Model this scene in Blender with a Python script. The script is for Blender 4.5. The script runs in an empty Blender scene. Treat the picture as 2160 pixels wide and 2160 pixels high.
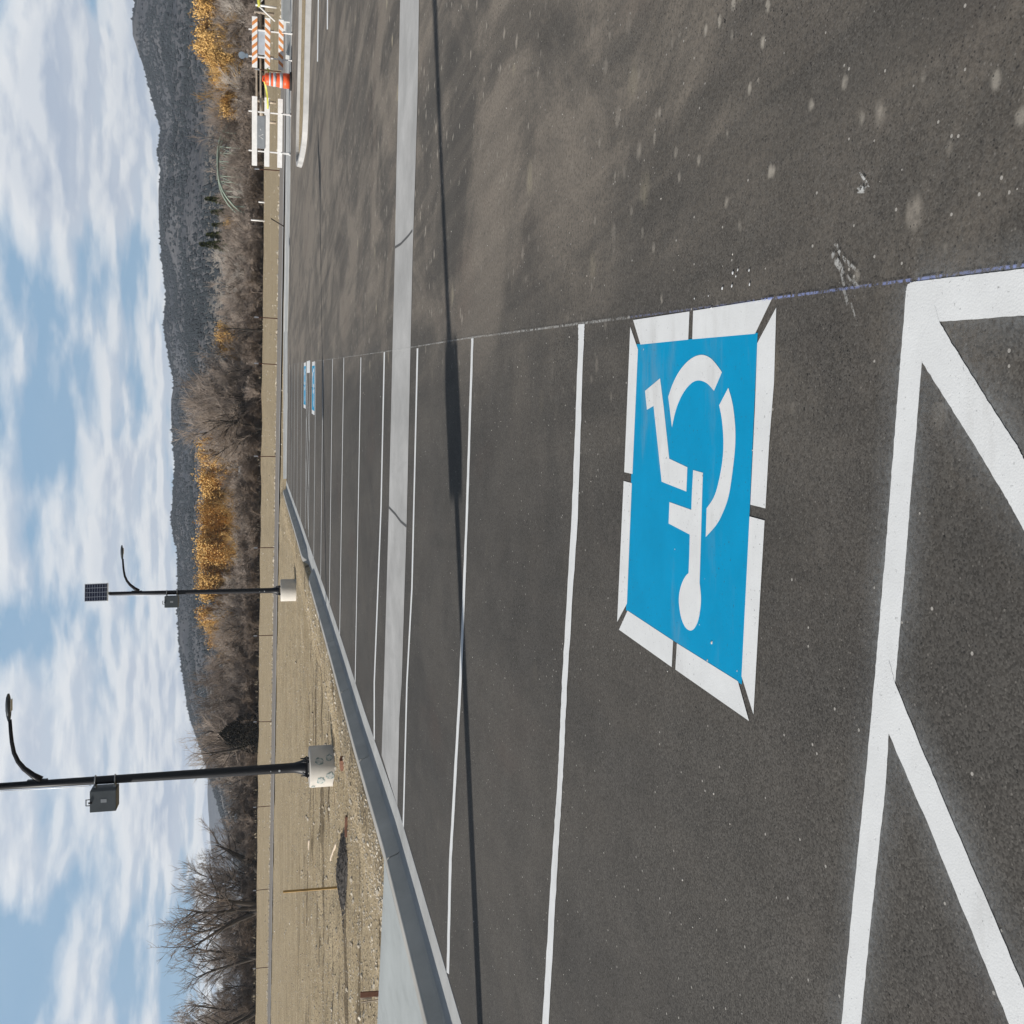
import bpy, bmesh, math, random
from mathutils import Vector, Matrix, noise
random.seed(7)
R = random.Random(12)
C = bpy.context.scene.collection
# ------------------------------------------------------------------ camera model (photo is 2160 px square, turned 90 degrees)
F, XH, CH = 2100.0, 528.0, 1.65
PITCH = math.atan((1080 - XH) / F)
cp, sp = math.cos(PITCH), math.sin(PITCH)
def ray(x, y):
    u = (1080 - y) / F; v = (x - 1080) / F
    return Vector((u, cp - v * sp, -sp - v * cp))
def G(x, y, z=0.0):                      # point of the level z seen at a photo pixel
    d = ray(x, y); t = (z - CH) / d.z
    return Vector((d.x * t, d.y * t, z))
def at(x, y, Y):                         # point at the distance Y seen at a photo pixel
    d = ray(x, y); t = Y / d.y
    return Vector((d.x * t, Y, CH + d.z * t))
def lerp(a, b, t): return a + (b - a) * t
def sstep(a, b, x):
    t = max(0.0, min(1.0, (x - a) / (b - a))); return t * t * (3 - 2 * t)
def interp(tab, x):
    if x <= tab[0][0]: return tab[0][1]
    for (a, va), (b, vb) in zip(tab, tab[1:]):
        if x <= b: return va + (vb - va) * (x - a) / (b - a)
    return tab[-1][1]
# ------------------------------------------------------------------ objects
def tag(o, label=None, cat=None, group=None, kind=None):
    if label: o['label'] = label
    if cat: o['category'] = cat
    if group: o['group'] = group
    if kind: o['kind'] = kind
    return o
def empty(name, loc, label, cat, group=None, rz=0.0):
    o = bpy.data.objects.new(name, None); C.objects.link(o)
    o.location = loc; o.rotation_euler = (0, 0, rz); o.empty_display_size = 0.2
    return tag(o, label, cat, group)
class MB:
    def __init__(s): s.v = []; s.f = []; s.m = []; s.sm = []
    def add(s, vs, fs, mi=0, smooth=False):
        n = len(s.v); s.v += [tuple(v) for v in vs]
        for f in fs: s.f.append(tuple(i + n for i in f)); s.m.append(mi); s.sm.append(smooth)
    def box(s, lo, hi, mi=0, M=None):
        (x0, y0, z0), (x1, y1, z1) = lo, hi
        vs = [Vector(p) for p in ((x0,y0,z0),(x1,y0,z0),(x1,y1,z0),(x0,y1,z0),(x0,y0,z1),(x1,y0,z1),(x1,y1,z1),(x0,y1,z1))]
        if M: vs = [M @ v for v in vs]
        s.add(vs, ((3,2,1,0),(4,5,6,7),(0,1,5,4),(1,2,6,5),(2,3,7,6),(3,0,4,7)), mi)
    def tube(s, pts, rad, n=6, mi=0, caps=True, smooth=True):
        pts = [Vector(p) for p in pts]
        if not hasattr(rad, '__len__'): rad = [rad] * len(pts)
        base = len(s.v); prev = None
        for i, p in enumerate(pts):
            d = (pts[min(i+1, len(pts)-1)] - pts[max(i-1, 0)])
            if d.length < 1e-9: d = Vector((0,0,1))
            d.normalize()
            if prev is None:
                a = Vector((1,0,0)) if abs(d.x) < .8 else Vector((0,1,0))
                prev = d.cross(a).normalized()
            prev = (prev - d * prev.dot(d)).normalized()
            b = d.cross(prev)
            for k in range(n):
                t = 2 * math.pi * k / n
                s.v.append(tuple(p + (prev * math.cos(t) + b * math.sin(t)) * rad[i]))
        for i in range(len(pts) - 1):
            for k in range(n):
                a = base + i*n + k; b2 = base + i*n + (k+1) % n
                s.f.append((a, b2, b2 + n, a + n)); s.m.append(mi); s.sm.append(smooth)
        if caps:
            s.f.append(tuple(base + k for k in reversed(range(n)))); s.m.append(mi); s.sm.append(False)
            e = base + (len(pts)-1)*n
            s.f.append(tuple(e + k for k in range(n))); s.m.append(mi); s.sm.append(False)
    def lathe(s, prof, n=24, c=(0,0,0), mi=0):
        s.tube([(c[0], c[1], c[2] + z) for r, z in prof], [r for r, z in prof], n, mi, True, True)
    def build(s, name, mats, parent=None, bevel=0.0):
        me = bpy.data.meshes.new(name); me.from_pydata(s.v, [], s.f); me.update()
        if not isinstance(mats, (list, tuple)): mats = [mats]
        for m in mats: me.materials.append(m)
        me.polygons.foreach_set('material_index', s.m); me.polygons.foreach_set('use_smooth', s.sm)
        o = bpy.data.objects.new(name, me); C.objects.link(o)
        if parent: o.parent = parent
        if bevel:
            b = o.modifiers.new('bevel', 'BEVEL'); b.width = bevel; b.segments = 2; b.limit_method = 'ANGLE'; b.angle_limit = math.radians(50)
        return o
def copy_tree(o, parent=None):
    c = o.copy(); C.objects.link(c); c.parent = parent
    for ch in list(o.children): copy_tree(ch, c)
    return c
# ------------------------------------------------------------------ materials
class NT:
    def __init__(s, name):
        s.mat = bpy.data.materials.new(name); s.mat.use_nodes = True
        s.t = s.mat.node_tree; s.n = s.t.nodes; s.l = s.t.links
        s.bsdf = s.n['Principled BSDF']; s.pos = None
    def node(s, ty, **kw):
        n = s.n.new(ty)
        for k, v in kw.items():
            if k.startswith('i_'):
                key = k[2:]; key = int(key) if key.isdigit() else key
                s.set(n.inputs[key], v)
            else: setattr(n, k, v)
        return n
    def set(s, inp, v):
        if hasattr(v, 'is_linked') or isinstance(v, bpy.types.NodeSocket): s.l.new(v, inp)
        elif isinstance(v, (tuple, list)) and inp.type == 'RGBA': inp.default_value = (*v[:3], 1)
        else: inp.default_value = v
    def P(s, scale=(1,1,1), rot=0.0, obj=False):
        if obj: src = s.node('ShaderNodeTexCoord').outputs['Object']
        else:
            if s.pos is None: s.pos = s.node('ShaderNodeNewGeometry').outputs['Position']
            src = s.pos
        m = s.node('ShaderNodeMapping'); s.l.new(src, m.inputs[0])
        m.inputs['Rotation'].default_value = (0, 0, rot); m.inputs['Scale'].default_value = scale
        return m.outputs[0]
    def noise(s, vec, scale, detail=3, rough=.55, dist=0.0):
        n = s.node('ShaderNodeTexNoise'); s.l.new(vec, n.inputs['Vector'])
        n.inputs['Scale'].default_value = scale; n.inputs['Detail'].default_value = detail
        n.inputs['Roughness'].default_value = rough; n.inputs['Distortion'].default_value = dist
        return n.outputs['Fac']
    def voro(s, vec, scale, feature='F1', rnd=1.0):
        n = s.node('ShaderNodeTexVoronoi', feature=feature); s.l.new(vec, n.inputs['Vector'])
        n.inputs['Scale'].default_value = scale; n.inputs['Randomness'].default_value = rnd
        return n
    def ramp(s, fac, *stops, interp='LINEAR'):
        r = s.node('ShaderNodeValToRGB'); s.l.new(fac, r.inputs[0]); r.color_ramp.interpolation = interp
        e = r.color_ramp.elements
        while len(e) < len(stops): e.new(1.0)
        for el, (p, c) in zip(e, stops):
            el.position = p; el.color = (c, c, c, 1) if not hasattr(c, '__len__') else (*c, 1)
        return r.outputs[0]
    def mix(s, fac, a, b, blend='MIX'):
        m = s.node('ShaderNodeMix', data_type='RGBA', blend_type=blend)
        s.set(m.inputs[0], fac); s.set(m.inputs[6], a); s.set(m.inputs[7], b)
        return m.outputs[2]
    def math(s, op, a, b=0.0, c=0.0, clamp=False):
        m = s.node('ShaderNodeMath', operation=op, use_clamp=clamp)
        s.set(m.inputs[0], a); s.set(m.inputs[1], b)
        if op in ('SMOOTHSTEP', 'MULTIPLY_ADD', 'COMPARE'): s.set(m.inputs[2], c)
        return m.outputs[0]
    def mapr(s, v, a, b, c=0.0, d=1.0, smooth=True):
        m = s.node('ShaderNodeMapRange', interpolation_type='SMOOTHSTEP' if smooth else 'LINEAR')
        s.set(m.inputs[0], v)
        for i, q in enumerate((a, b, c, d)): m.inputs[i+1].default_value = q
        return m.outputs[0]
    def out(s, col, rough=.8, bump=None, bs=.3, bd=.01, spec=.3, metal=0.0, alpha=None):
        s.set(s.bsdf.inputs['Base Color'], col); s.set(s.bsdf.inputs['Roughness'], rough)
        s.bsdf.inputs['Specular IOR Level'].default_value = spec; s.bsdf.inputs['Metallic'].default_value = metal
        if bump is not None:
            b = s.node('ShaderNodeBump'); b.inputs['Strength'].default_value = bs; b.inputs['Distance'].default_value = bd
            s.l.new(bump, b.inputs['Height']); s.l.new(b.outputs[0], s.bsdf.inputs['Normal'])
        if alpha is not None: s.set(s.bsdf.inputs['Alpha'], alpha)
        return s.mat
def plain(name, col, rough=.6, var=.15, scale=6.0, metal=0.0, spec=.4, bs=.15):
    t = NT(name); p = t.P(obj=True)
    n = t.noise(p, scale, 5, .6)
    c = t.mix(t.ramp(n, (.3, 0.0), (.7, 1.0)), tuple(k * (1 - var) for k in col), tuple(min(1, k * (1 + var)) for k in col))
    return t.out(c, rough, t.noise(p, scale * 12, 2), bs, .004, spec, metal)

def asphalt_height(t):
    p = t.P()
    v = t.voro(p, 175.0); n = t.noise(p, 110.0, 3, .7)
    open_ = t.mapr(t.noise(t.P((.7, 1, 1)), 1.1, 4, .6), .48, .66, 0, .085)      # coarser, open-textured patches
    pit = t.mapr(t.math('SUBTRACT', t.noise(p, 58.0, 3, .65), open_), .26, .34)          # open pores
    return t.math('ADD', t.math('MULTIPLY', t.math('SUBTRACT', 1.0, v.outputs['Distance']), .35), t.math('MULTIPLY_ADD', n, .5, pit)), v, pit
def asphalt():
    t = NT('asphalt'); h, v, pit = asphalt_height(t); p = t.P()
    big = t.noise(t.P((.55, .16, 1), .12), .9, 4, .6)
    med = t.noise(p, 3.0, 5, .65)
    col = t.mix(t.ramp(big, (.35, 0.0), (.68, 1.0)), (.060, .057, .053), (.096, .089, .080))
    col = t.mix(t.ramp(med, (.35, 0.0), (.7, 1.0)), t.mix(.82, (0,0,0), col), col)
    # agglomerate speckle
    sep = t.node('ShaderNodeSeparateColor'); t.l.new(v.outputs['Color'], sep.inputs[0])
    sc = t.mapr(sep.outputs[0], 0, 1, .55, 1.45, False)
    vm = t.node('ShaderNodeVectorMath', operation='SCALE'); t.l.new(col, vm.inputs[0]); t.l.new(sc, vm.inputs['Scale']); col = vm.outputs[0]
    # position masks
    sx = t.node('ShaderNodeSeparateXYZ'); t.l.new(t.pos, sx.inputs[0])
    aisle = t.math('SUBTRACT', sx.outputs[0], t.math('MULTIPLY_ADD', sx.outputs[1], .1333, .15))   # metres right of the stall ends
    lane = t.mapr(aisle, -.9, 1.6, .12, 1.0)
    far = t.mapr(sx.outputs[1], 9, 40, .0, .35)  # asphalt paler with distance: grazing sheen put into the colour
    dn = t.noise(t.P((.8, .5, 1), -.06), .9, 8, .66, .8)
    dust_sheen = t.math('MULTIPLY', t.mapr(dn, .40, .64), lane)
    st1 = t.mapr(t.noise(t.P((5.0, .05, 1), .04), 1.0, 3, .6), .50, .66)                      # long straight tyre streaks
    st2 = t.mapr(t.noise(t.P((2.2, .10, 1), .10), 1.3, 4, .6), .46, .62)
    wash = t.math('MULTIPLY', t.math('ADD', t.math('MULTIPLY', st1, .22), t.math('MULTIPLY_ADD', st2, .26, .20)), lane)
    dust_sheen = t.math('MULTIPLY', t.math('ADD', t.math('ADD', dust_sheen, wash), far), .86, clamp=True)  # tracked dust plus the painted far sheen
    dust_sheen = t.math('MULTIPLY', dust_sheen, t.mapr(t.noise(p, 45, 3, .7), .30, .62, .40, 1.0))
    col = t.mix(dust_sheen, col, (.235, .202, .166))
    red = t.math('MULTIPLY', t.mapr(t.noise(t.P((1, .5, 1)), .8, 3, .6), .55, .75), .30)
    col = t.mix(red, col, (.095, .066, .055))
    band = t.math('MULTIPLY', t.mapr(t.noise(t.P((1.5, .12, 1), -.03), .9, 3, .5), .55, .64), t.mapr(aisle, .1, 1.0, 0, .42))     # tracked darker wheel paths
    col = t.mix(band, col, (.058, .055, .051))
    # dried mud splats
    for scl, lo, hi, dens, cc in ((1.7, .05, .17, .60, (.34, .30, .22)), (4.5, .08, .22, .66, (.33, .295, .25)), (11.0, .10, .28, .76, (.34, .31, .265))):
        q = t.node('ShaderNodeVectorMath', operation='ADD'); t.l.new(t.P((.8, 1.15, 0)), q.inputs[0])
        wob = t.node('ShaderNodeTexNoise'); t.l.new(p, wob.inputs['Vector']); wob.inputs['Scale'].default_value = scl * 3
        w2 = t.node('ShaderNodeVectorMath', operation='SCALE'); t.l.new(wob.outputs['Color'], w2.inputs[0]); w2.inputs['Scale'].default_value = .12 / scl * 1.6
        t.l.new(w2.outputs[0], q.inputs[1])
        vv = t.voro(q.outputs[0], scl); s2 = t.node('ShaderNodeSeparateColor'); t.l.new(vv.outputs['Color'], s2.inputs[0])
        on = t.math('GREATER_THAN', s2.outputs[0], dens)
        m = t.math('MULTIPLY', t.mapr(vv.outputs['Distance'], lo, hi, 1, 0), on)
        m = t.math('MULTIPLY', m, t.math('MULTIPLY', t.mapr(aisle, -.6, .8, .06, 1), t.math('ADD', t.mapr(t.noise(p, .35, 2), .40, .58, .2, .95), t.math('MULTIPLY', t.mapr(sx.outputs[1], 7.5, 10.5), t.mapr(sx.outputs[1], 13, 20, 1, 0)), clamp=True)))
        m = t.math('MULTIPLY', m, t.mapr(t.noise(p, 30, 2), .3, .6, .5, 1))
        col = t.mix(m, col, cc)
    v4 = t.voro(p, 95.0); s4 = t.node('ShaderNodeSeparateColor'); t.l.new(v4.outputs['Color'], s4.inputs[0])
    near_st = t.math('MULTIPLY', t.math('GREATER_THAN', s4.outputs[0], .86), t.mapr(v4.outputs['Distance'], .26, .34, 1, 0))
    col = t.mix(t.math('MULTIPLY', near_st, .75), col, t.mix(s4.outputs[1], (.085, .08, .075), (.20, .185, .165)))
    dark_st = t.math('MULTIPLY', t.math('LESS_THAN', s4.outputs[0], .12), t.mapr(v4.outputs['Distance'], .26, .34, 1, 0))
    col = t.mix(t.math('MULTIPLY', dark_st, .7), col, (.022, .022, .022))
    # pale stones and black pores
    v2 = t.voro(p, 42.0); s3 = t.node('ShaderNodeSeparateColor'); t.l.new(v2.outputs['Color'], s3.inputs[0])
    st = t.math('MULTIPLY', t.math('GREATER_THAN', s3.outputs[1], .965), t.math('LESS_THAN', v2.outputs['Distance'], .20))
    col = t.mix(st, col, (.36, .34, .31))
    col = t.mix(t.math('MULTIPLY', t.math('SUBTRACT', 1.0, pit), .85), col, (.012, .012, .012))
    return t.out(col, .86, h, .34, .0035, .22)
def paint(name, col, worn=.3):
    t = NT(name); h, v, pit = asphalt_height(t); p = t.P()
    n = t.noise(p, 5.0, 5, .65)
    c = t.mix(t.ramp(n, (.3, 0.0), (.75, 1.0)), tuple(k * .88 for k in col), col)
    hole = t.mapr(t.noise(p, 62.0, 3, .7), .31, .36, 1, 0)
    hole = t.math('MULTIPLY', hole, t.mapr(t.noise(p, 2.2, 3), .35, .62, .25, 1.0))
    c = t.mix(t.math('MULTIPLY', hole, worn), c, (.05, .05, .05))
    sc_ = t.math('MULTIPLY', t.mapr(t.noise(t.P((.5, 2.2, 1), .3), 1.6, 5, .65), .55, .72), .22)       # scuffs and dust
    c = t.mix(sc_, c, (.30, .28, .25))
    return t.out(c, .70, h, .24, .003, .15)
def spray(name, col):
    t = NT(name)
    a = t.node('ShaderNodeAttribute', attribute_name='alpha')
    p = t.P(); n = t.noise(p, 60.0, 3, .7)
    k = t.math('MULTIPLY', a.outputs['Fac'], t.mapr(n, *((.42, .58, 0.0, 1.0) if 'chalk' in name else (.25, .75, .15, 1.0))))
    k = t.math('MULTIPLY', k, t.mapr(t.noise(p, 3, 3), .3, .7, .4, 1.0))
    return t.out(col, .8, None, alpha=k)
def concrete(name, col, stain=.25):
    t = NT(name); p = t.P()
    n = t.noise(p, 1.3, 6, .65); n2 = t.noise(p, 14, 4, .7); n3 = t.noise(t.P((3, .6, 1), -.16), 2.2, 5, .6)
    c = t.mix(t.ramp(n, (.3, 0.0), (.72, 1.0)), tuple(k * (1 - stain) for k in col), tuple(k * 1.06 for k in col))
    c = t.mix(t.math('MULTIPLY', t.mapr(n3, .5, .75), .45), c, tuple(k * .72 for k in col))
    c = t.mix(t.math('MULTIPLY', t.mapr(n2, .62, .75), .35), c, tuple(k * .6 for k in col))
    pit = t.mapr(t.noise(p, 26, 1), .18, .22, 1, 0)
    c = t.mix(t.math('MULTIPLY', pit, .6), c, (.09, .09, .09))
    return t.out(c, .85, t.noise(p, 45, 4, .7), .25, .006, .25)
def dirt():
    t = NT('dirt'); p = t.P()
    sx = t.node('ShaderNodeSeparateXYZ'); t.l.new(t.pos, sx.inputs[0])
    big = t.noise(t.P((.22, 1, 1), -.3), .8, 5, .6)
    med = t.noise(p, 2.4, 6, .65); fine = t.noise(p, 22, 4, .7)
    c = t.mix(t.ramp(big, (.32, 0.0), (.7, 1.0)), (.40, .315, .195), (.52, .425, .285))
    c = t.mix(t.math('MULTIPLY', t.mapr(med, .50, .72), .55), c, (.30, .235, .15))
    c = t.mix(t.math('MULTIPLY', t.mapr(fine, .52, .75), .45), c, (.24, .19, .125))
    c = t.mix(t.math('MULTIPLY', t.mapr(t.noise(t.P((.25, .8, 1)), .5, 6, .7), .48, .66), .45), c, (.33, .265, .175))
    # tracked mud in bands along the field
    tr = t.noise(t.P((.10, 1.3, 1), -.12), 1.1, 4, .6)
    tr = t.math('MULTIPLY', t.mapr(tr, .555, .63), t.mapr(sx.outputs[1], 48, 32, 0, .95))
    tr = t.math('MULTIPLY', tr, t.mapr(fine, .35, .6, .4, 1))
    c = t.mix(tr, c, (.125, .095, .06))
    v = t.voro(p, 9.0); s3 = t.node('ShaderNodeSeparateColor'); t.l.new(v.outputs['Color'], s3.inputs[0])
    st = t.math('MULTIPLY', t.math('GREATER_THAN', s3.outputs[0], .86), t.math('LESS_THAN', v.outputs['Distance'], .30))
    c = t.mix(t.math('MULTIPLY', st, .8), c, t.mix(s3.outputs[1], (.16, .13, .10), (.62, .56, .46)))
    v = t.voro(p, 30.0)
    c = t.mix(t.math('MULTIPLY', t.math('GREATER_THAN', v.outputs['Distance'], .62), .7), c, (.13, .10, .065))
    off = t.math('SUBTRACT', t.math('MULTIPLY_ADD', sx.outputs[1], .163, -5.41), sx.outputs[0])       # metres from the gutter edge
    edge = t.math('MULTIPLY', t.mapr(off, .7, 2.3, 1, 0), t.mapr(sx.outputs[1], 17, 24, 1, .25))
    grit = t.mapr(t.noise(p, 16, 5, .75), .47, .55)
    c = t.mix(t.math('MULTIPLY', t.math('MULTIPLY', edge, grit), .75), c, (.10, .082, .062))
    h = t.math('ADD', t.math('MULTIPLY', fine, .6), t.math('ADD', med, t.math('MULTIPLY', tr, -.8)))
    return t.out(c, .95, h, .85, .06, .1)
def hill_mat(name, lo, hi, foot):
    t = NT(name); p = t.P()
    n = t.noise(p, .02, 6, .6); n2 = t.noise(p, .16, 4, .7); n3 = t.noise(p, .006, 4, .6)
    c = t.mix(t.ramp(n, (.35, 0.0), (.66, 1.0)), lo, hi)
    c = t.mix(t.math('MULTIPLY', t.mapr(n2, .50, .62), .65), c, tuple(k * .42 for k in lo))
    c = t.mix(t.math('MULTIPLY', t.mapr(n3, .52, .66), .5), c, tuple(k * .6 for k in lo))
    sx = t.node('ShaderNodeSeparateXYZ'); t.l.new(t.pos, sx.inputs[0])
    f = t.math('MULTIPLY', t.mapr(t.math('MULTIPLY_ADD', n, 60.0, sx.outputs[2]), 38, 62, 1, 0), .8)
    c = t.mix(f, c, foot)
    return t.out(c, 1.0, n2, .6, 4.0, .0)
def bark(name, col, var=.35):
    t = NT(name); p = t.P()
    n = t.noise(p, .55, 4, .6)
    oi = t.node('ShaderNodeObjectInfo')
    c = t.mix(t.ramp(n, (.3, 0.0), (.7, 1.0)), tuple(k * (1 - var) for k in col), tuple(k * (1 + var) for k in col))
    c = t.mix(t.math('MULTIPLY', oi.outputs['Random'], .45), c, tuple(k * .62 for k in col))
    return t.out(c, .95, spec=.1)
def leafy(name, a, b):
    t = NT(name); p = t.P()
    n = t.noise(p, .5, 3, .6); n2 = t.noise(p, 3.0, 2, .6)
    c = t.mix(t.ramp(n, (.35, 0.0), (.65, 1.0)), a, b)
    c = t.mix(t.math('MULTIPLY', t.mapr(n2, .5, .7), .4), c, tuple(k * .65 for k in a))
    t.bsdf.inputs['Subsurface Weight'].default_value = 0
    return t.out(c, .85, spec=.15)
M = {}
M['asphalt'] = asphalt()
M['road'] = plain('road asphalt', (.235, .215, .195), .95, .12, .7, 0, .05)
M['white'] = paint('white paint', (.745, .755, .755), .5)
M['blue'] = paint('blue paint', (.0, .30, .56), .6)
M['spray'] = spray('paint overspray', (.36, .38, .39))
M['chalk'] = spray('blue chalk', (.26, .32, .62))
M['chalkw'] = spray('white chalk', (.62, .62, .60))
M['pan'] = concrete('gutter concrete', (.47, .475, .465))
M['curb'] = concrete('curb concrete', (.45, .435, .40), .2)
M['valley'] = concrete('valley gutter concrete', (.46, .455, .445), .3)
M['slab'] = concrete('sidewalk concrete', (.42, .445, .44), .14)
M['dirt'] = dirt()
M['pile'] = plain('dark gravel', (.085, .078, .072), .95, .6, 14, 0, .1, .9)
M['hill'] = hill_mat('mountain soil', (.072, .079, .092), (.145, .142, .145), (.34, .30, .245))
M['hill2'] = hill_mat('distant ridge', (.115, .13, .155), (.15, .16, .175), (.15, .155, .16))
M['scrub'] = plain('pinyon scrub', (.036, .042, .046), 1.0, .4, .05, 0, .0)
M['black'] = plain('black powder coat', (.008, .0085, .011), .45, .2, 3, 0, .28, .05)
M['dgrey'] = plain('dark grey steel', (.055, .065, .072), .5, .15, 4, 0, .4, .05)
M['steel'] = plain('galvanised steel', (.45, .46, .47), .4, .15, 10, .8, .5, .05)
M['alu'] = plain('aluminium', (.62, .63, .64), .4, .08, 8, .6, .5, .05)
M['cell'] = plain('solar cell', (.006, .008, .022), .18, .2, 3, 0, .6, .0)
M['cellw'] = plain('solar grid line', (.30, .32, .36), .4, .05, 3)
M['lens'] = plain('lamp lens', (.45, .43, .38), .3, .1, 4)
M['base'] = concrete('cast concrete', (.56, .53, .48), .25)
M['patch'] = plain('teal grout patch', (.20, .26, .255), .9, .35, 9, 0, .2)
M['patchf'] = plain('pale grout', (.44, .45, .43), .9, .25, 9, 0, .2)
M['wood'] = plain('stake wood', (.44, .28, .11), .85, .25, 5, 0, .2)
M['brown'] = plain('weathered brown board', (.15, .075, .05), .85, .3, 6, 0, .2)
M['pale'] = plain('split pale lath', (.52, .44, .35), .85, .2, 6, 0, .2)
M['orange'] = plain('orange plastic', (.80, .105, .03), .45, .12, 3, 0, .4)
M['ostripe'] = plain('orange sheeting', (.60, .235, .075), .5, .2, 8, 0, .4)
M['wplas'] = plain('white plastic', (.74, .73, .71), .5, .1, 5, 0, .4)
M['wstripe'] = plain('silver sheeting', (.52, .52, .53), .45, .15, 9, 0, .4)
M['rubber'] = plain('black rubber', (.02, .02, .02), .8, .2, 8)
M['greysign'] = plain('sign back', (.25, .265, .28), .5, .15, 3, .3)
M['lgreysign'] = plain('light grey sign', (.43, .46, .50), .5, .15, 3, .2)
M['yellow'] = plain('yellow tape', (.47, .455, .06), .5, .15, 6)
M['glass'] = plain('dusty glass', (.16, .20, .24), .2, .2, 3)
M['bridge'] = plain('pale green steel', (.25, .30, .24), .6, .2, 1.5)
M['rail'] = plain('weathered rail', (.30, .25, .20), .9, .25, 3)
M['dark'] = plain('dark brown board', (.03, .024, .018), .9, .3, 3)
M['whitewall'] = plain('white siding', (.66, .65, .62), .8, .1, 2)
M['roof'] = plain('grey roof', (.34, .33, .32), .8, .15, 2)
M['bark'] = bark('dark bark', (.085, .072, .060))
M['twig'] = bark('grey twigs', (.40, .335, .285))
M['twigl'] = bark('pale twigs', (.52, .465, .41))
M['twigd'] = bark('brown twigs', (.235, .19, .155))
M['gold'] = leafy('autumn leaves', (.52, .31, .10), (.66, .43, .165))
M['goldt'] = bark('ochre twigs', (.50, .315, .12))
M['needle'] = leafy('conifer needles', (.040, .050, .018), (.085, .095, .030))
M['dbush'] = leafy('dark bush leaves', (.016, .014, .010), (.035, .030, .020))
M['stone'] = leafy('field stones', (.30, .25, .18), (.66, .60, .50))
M['pebble'] = leafy('pale pebbles', (.40, .37, .33), (.74, .71, .66))

# ------------------------------------------------------------------ curb line and terrain heights
PAN = [Vector((-4.9, 2.0)), Vector((-4.48, 5.5)), Vector((-4.13, 7.87)), Vector((-3.73, 9.83)), Vector((-3.41, 11.46)), Vector((-2.97, 14.94)),
       Vector((-2.32, 19.19)), Vector((-1.94, 21.88)), Vector((-1.5, 25.2)), Vector((-.90, 29.8)), Vector((-.25, 34.6)), Vector((.47, 40.3)), Vector((1.2, 46.0)), Vector((1.50, 48.3))]
def pan_x(Y):
    return interp([(p.y, p.x) for p in PAN], Y) if 2 <= Y <= 48.3 else (PAN[0].x - .13 * (2 - Y) if Y < 2 else 1.5 + .13 * (Y - 48.3))
def road_near(X): return 51.0 - .60 * (X - 15.0)
TREE_LINE = [(-160, 168), (-75, 150), (-40, 145), (0, 137), (35, 126), (80, 118), (160, 112)]
def tree_y(X): return interp(TREE_LINE, X)
def zf(X, Y, bumps=True):
    s = pan_x(Y) - X                       # metres to the left of the pan edge
    rn = road_near(X)
    z = 0.0
    if Y < rn:
        a = sstep(.9, 3.0, s)
        z = lerp(.125, -.10, a)
        z = lerp(z, .0, sstep(rn - 12, rn - 2, Y))
        if X > 1.0: z = -.06 if Y < lot_far_y(min(X, 26)) + 6 else -.02
        if bumps and s > .62:
            k = sstep(.6, 1.3, s)
            z += k * (.05 * noise.noise((X*.9, Y*.9, 0)) + .035 * noise.noise((X*3, Y*3, 4)) + .10 * max(0, noise.noise((X*.30 + Y*.1, Y*1.7, 9))) - .05 * max(0, noise.noise((X*.16, Y*1.5, 19)) - .15))
        if Y < 12.2 and s > .6: z = min(z, lerp(.04, .16, sstep(11.5, 12.2, Y)))
    else:
        ty = tree_y(X)
        hz = max(.03, .05 + (35 - X) * .0081)
        z = hz * sstep(rn + 10, ty, Y) + .0
        if bumps and Y > rn + 9.6: z += (.07 * noise.noise((X*.5, Y*.5, 2)) + .05 * noise.noise((X*1.3, Y*1.1, 5))) * sstep(rn + 9.6, rn + 13, Y) + .16 * noise.noise((X*.22, 3, 8)) * sstep(ty - 14, ty - 1, Y)
    if Y > 260: z += 0
    return z
LOT_FAR = [(604, 1010), (607, 830), (607, 700), (611, 500), (613, 350), (615, 100), (617, 0)]
lot_far = [G(x, y) for x, y in LOT_FAR]
def lot_far_y(X):
    return interp(sorted([(p.x, p.y) for p in lot_far]), X)
# ------------------------------------------------------------------ ground
def make_ground():
    ys = []
    y = -60.0
    while y < 1.0: ys.append(y); y += 4
    while y < 30: ys.append(y); y += .22
    while y < 60: ys.append(y); y += .5
    while y < 170: ys.append(y); y += 2.2
    while y < 420: ys.append(y); y += 25
    while y < 6500: ys.append(y); y *= 1.25
    ss = []                                # offset right of the pan edge
    s = -.62
    left = []
    while s > -14: left.append(s); s -= .2
    while s > -60: left.append(s); s -= .9
    while s > -200: left.append(s); s -= 6
    while s > -6500: left.append(s); s *= 1.35
    right = [-.5, 0.0, 1, 3, 6, 10, 15, 20, 25, 30, 36, 42, 50, 60, 75, 90, 120, 160, 220, 400, 900, 2000, 6500]
    ss = list(reversed(left)) + right
    mb = MB(); nx = len(ss)
    for Y in ys:
        px = pan_x(Y)
        for s in ss:
            X = px + s
            z = zf(X, Y)
            if s > -.6 and Y < lot_far_y(X) + .4 and Y < 60: z = -.12
            if s > 60 and Y < 45: z = -.05
            mb.v.append((X, Y, z))
    for j in range(len(ys) - 1):
        for i in range(nx - 1):
            a = j * nx + i
            mb.f.append((a, a+1, a+1+nx, a+nx)); mb.m.append(0); mb.sm.append(True)
    tag(mb.build('ground', M['dirt']), kind='structure')
make_ground()

def sheet(name, polys, mat, parent=None, z=0.0):      # polys: lists of Vector or (x, y)
    bm = bmesh.new()
    for poly in polys:
        vs = [bm.verts.new((p[0], p[1], z)) for p in poly]
        bm.faces.new(vs)
    bmesh.ops.triangulate(bm, faces=bm.faces[:])
    for f in bm.faces:
        if f.normal.z < 0: f.normal_flip()
    me = bpy.data.meshes.new(name); bm.to_mesh(me); bm.free(); me.materials.append(mat)
    o = bpy.data.objects.new(name, me); C.objects.link(o)
    if parent: o.parent = parent
    return o
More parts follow.
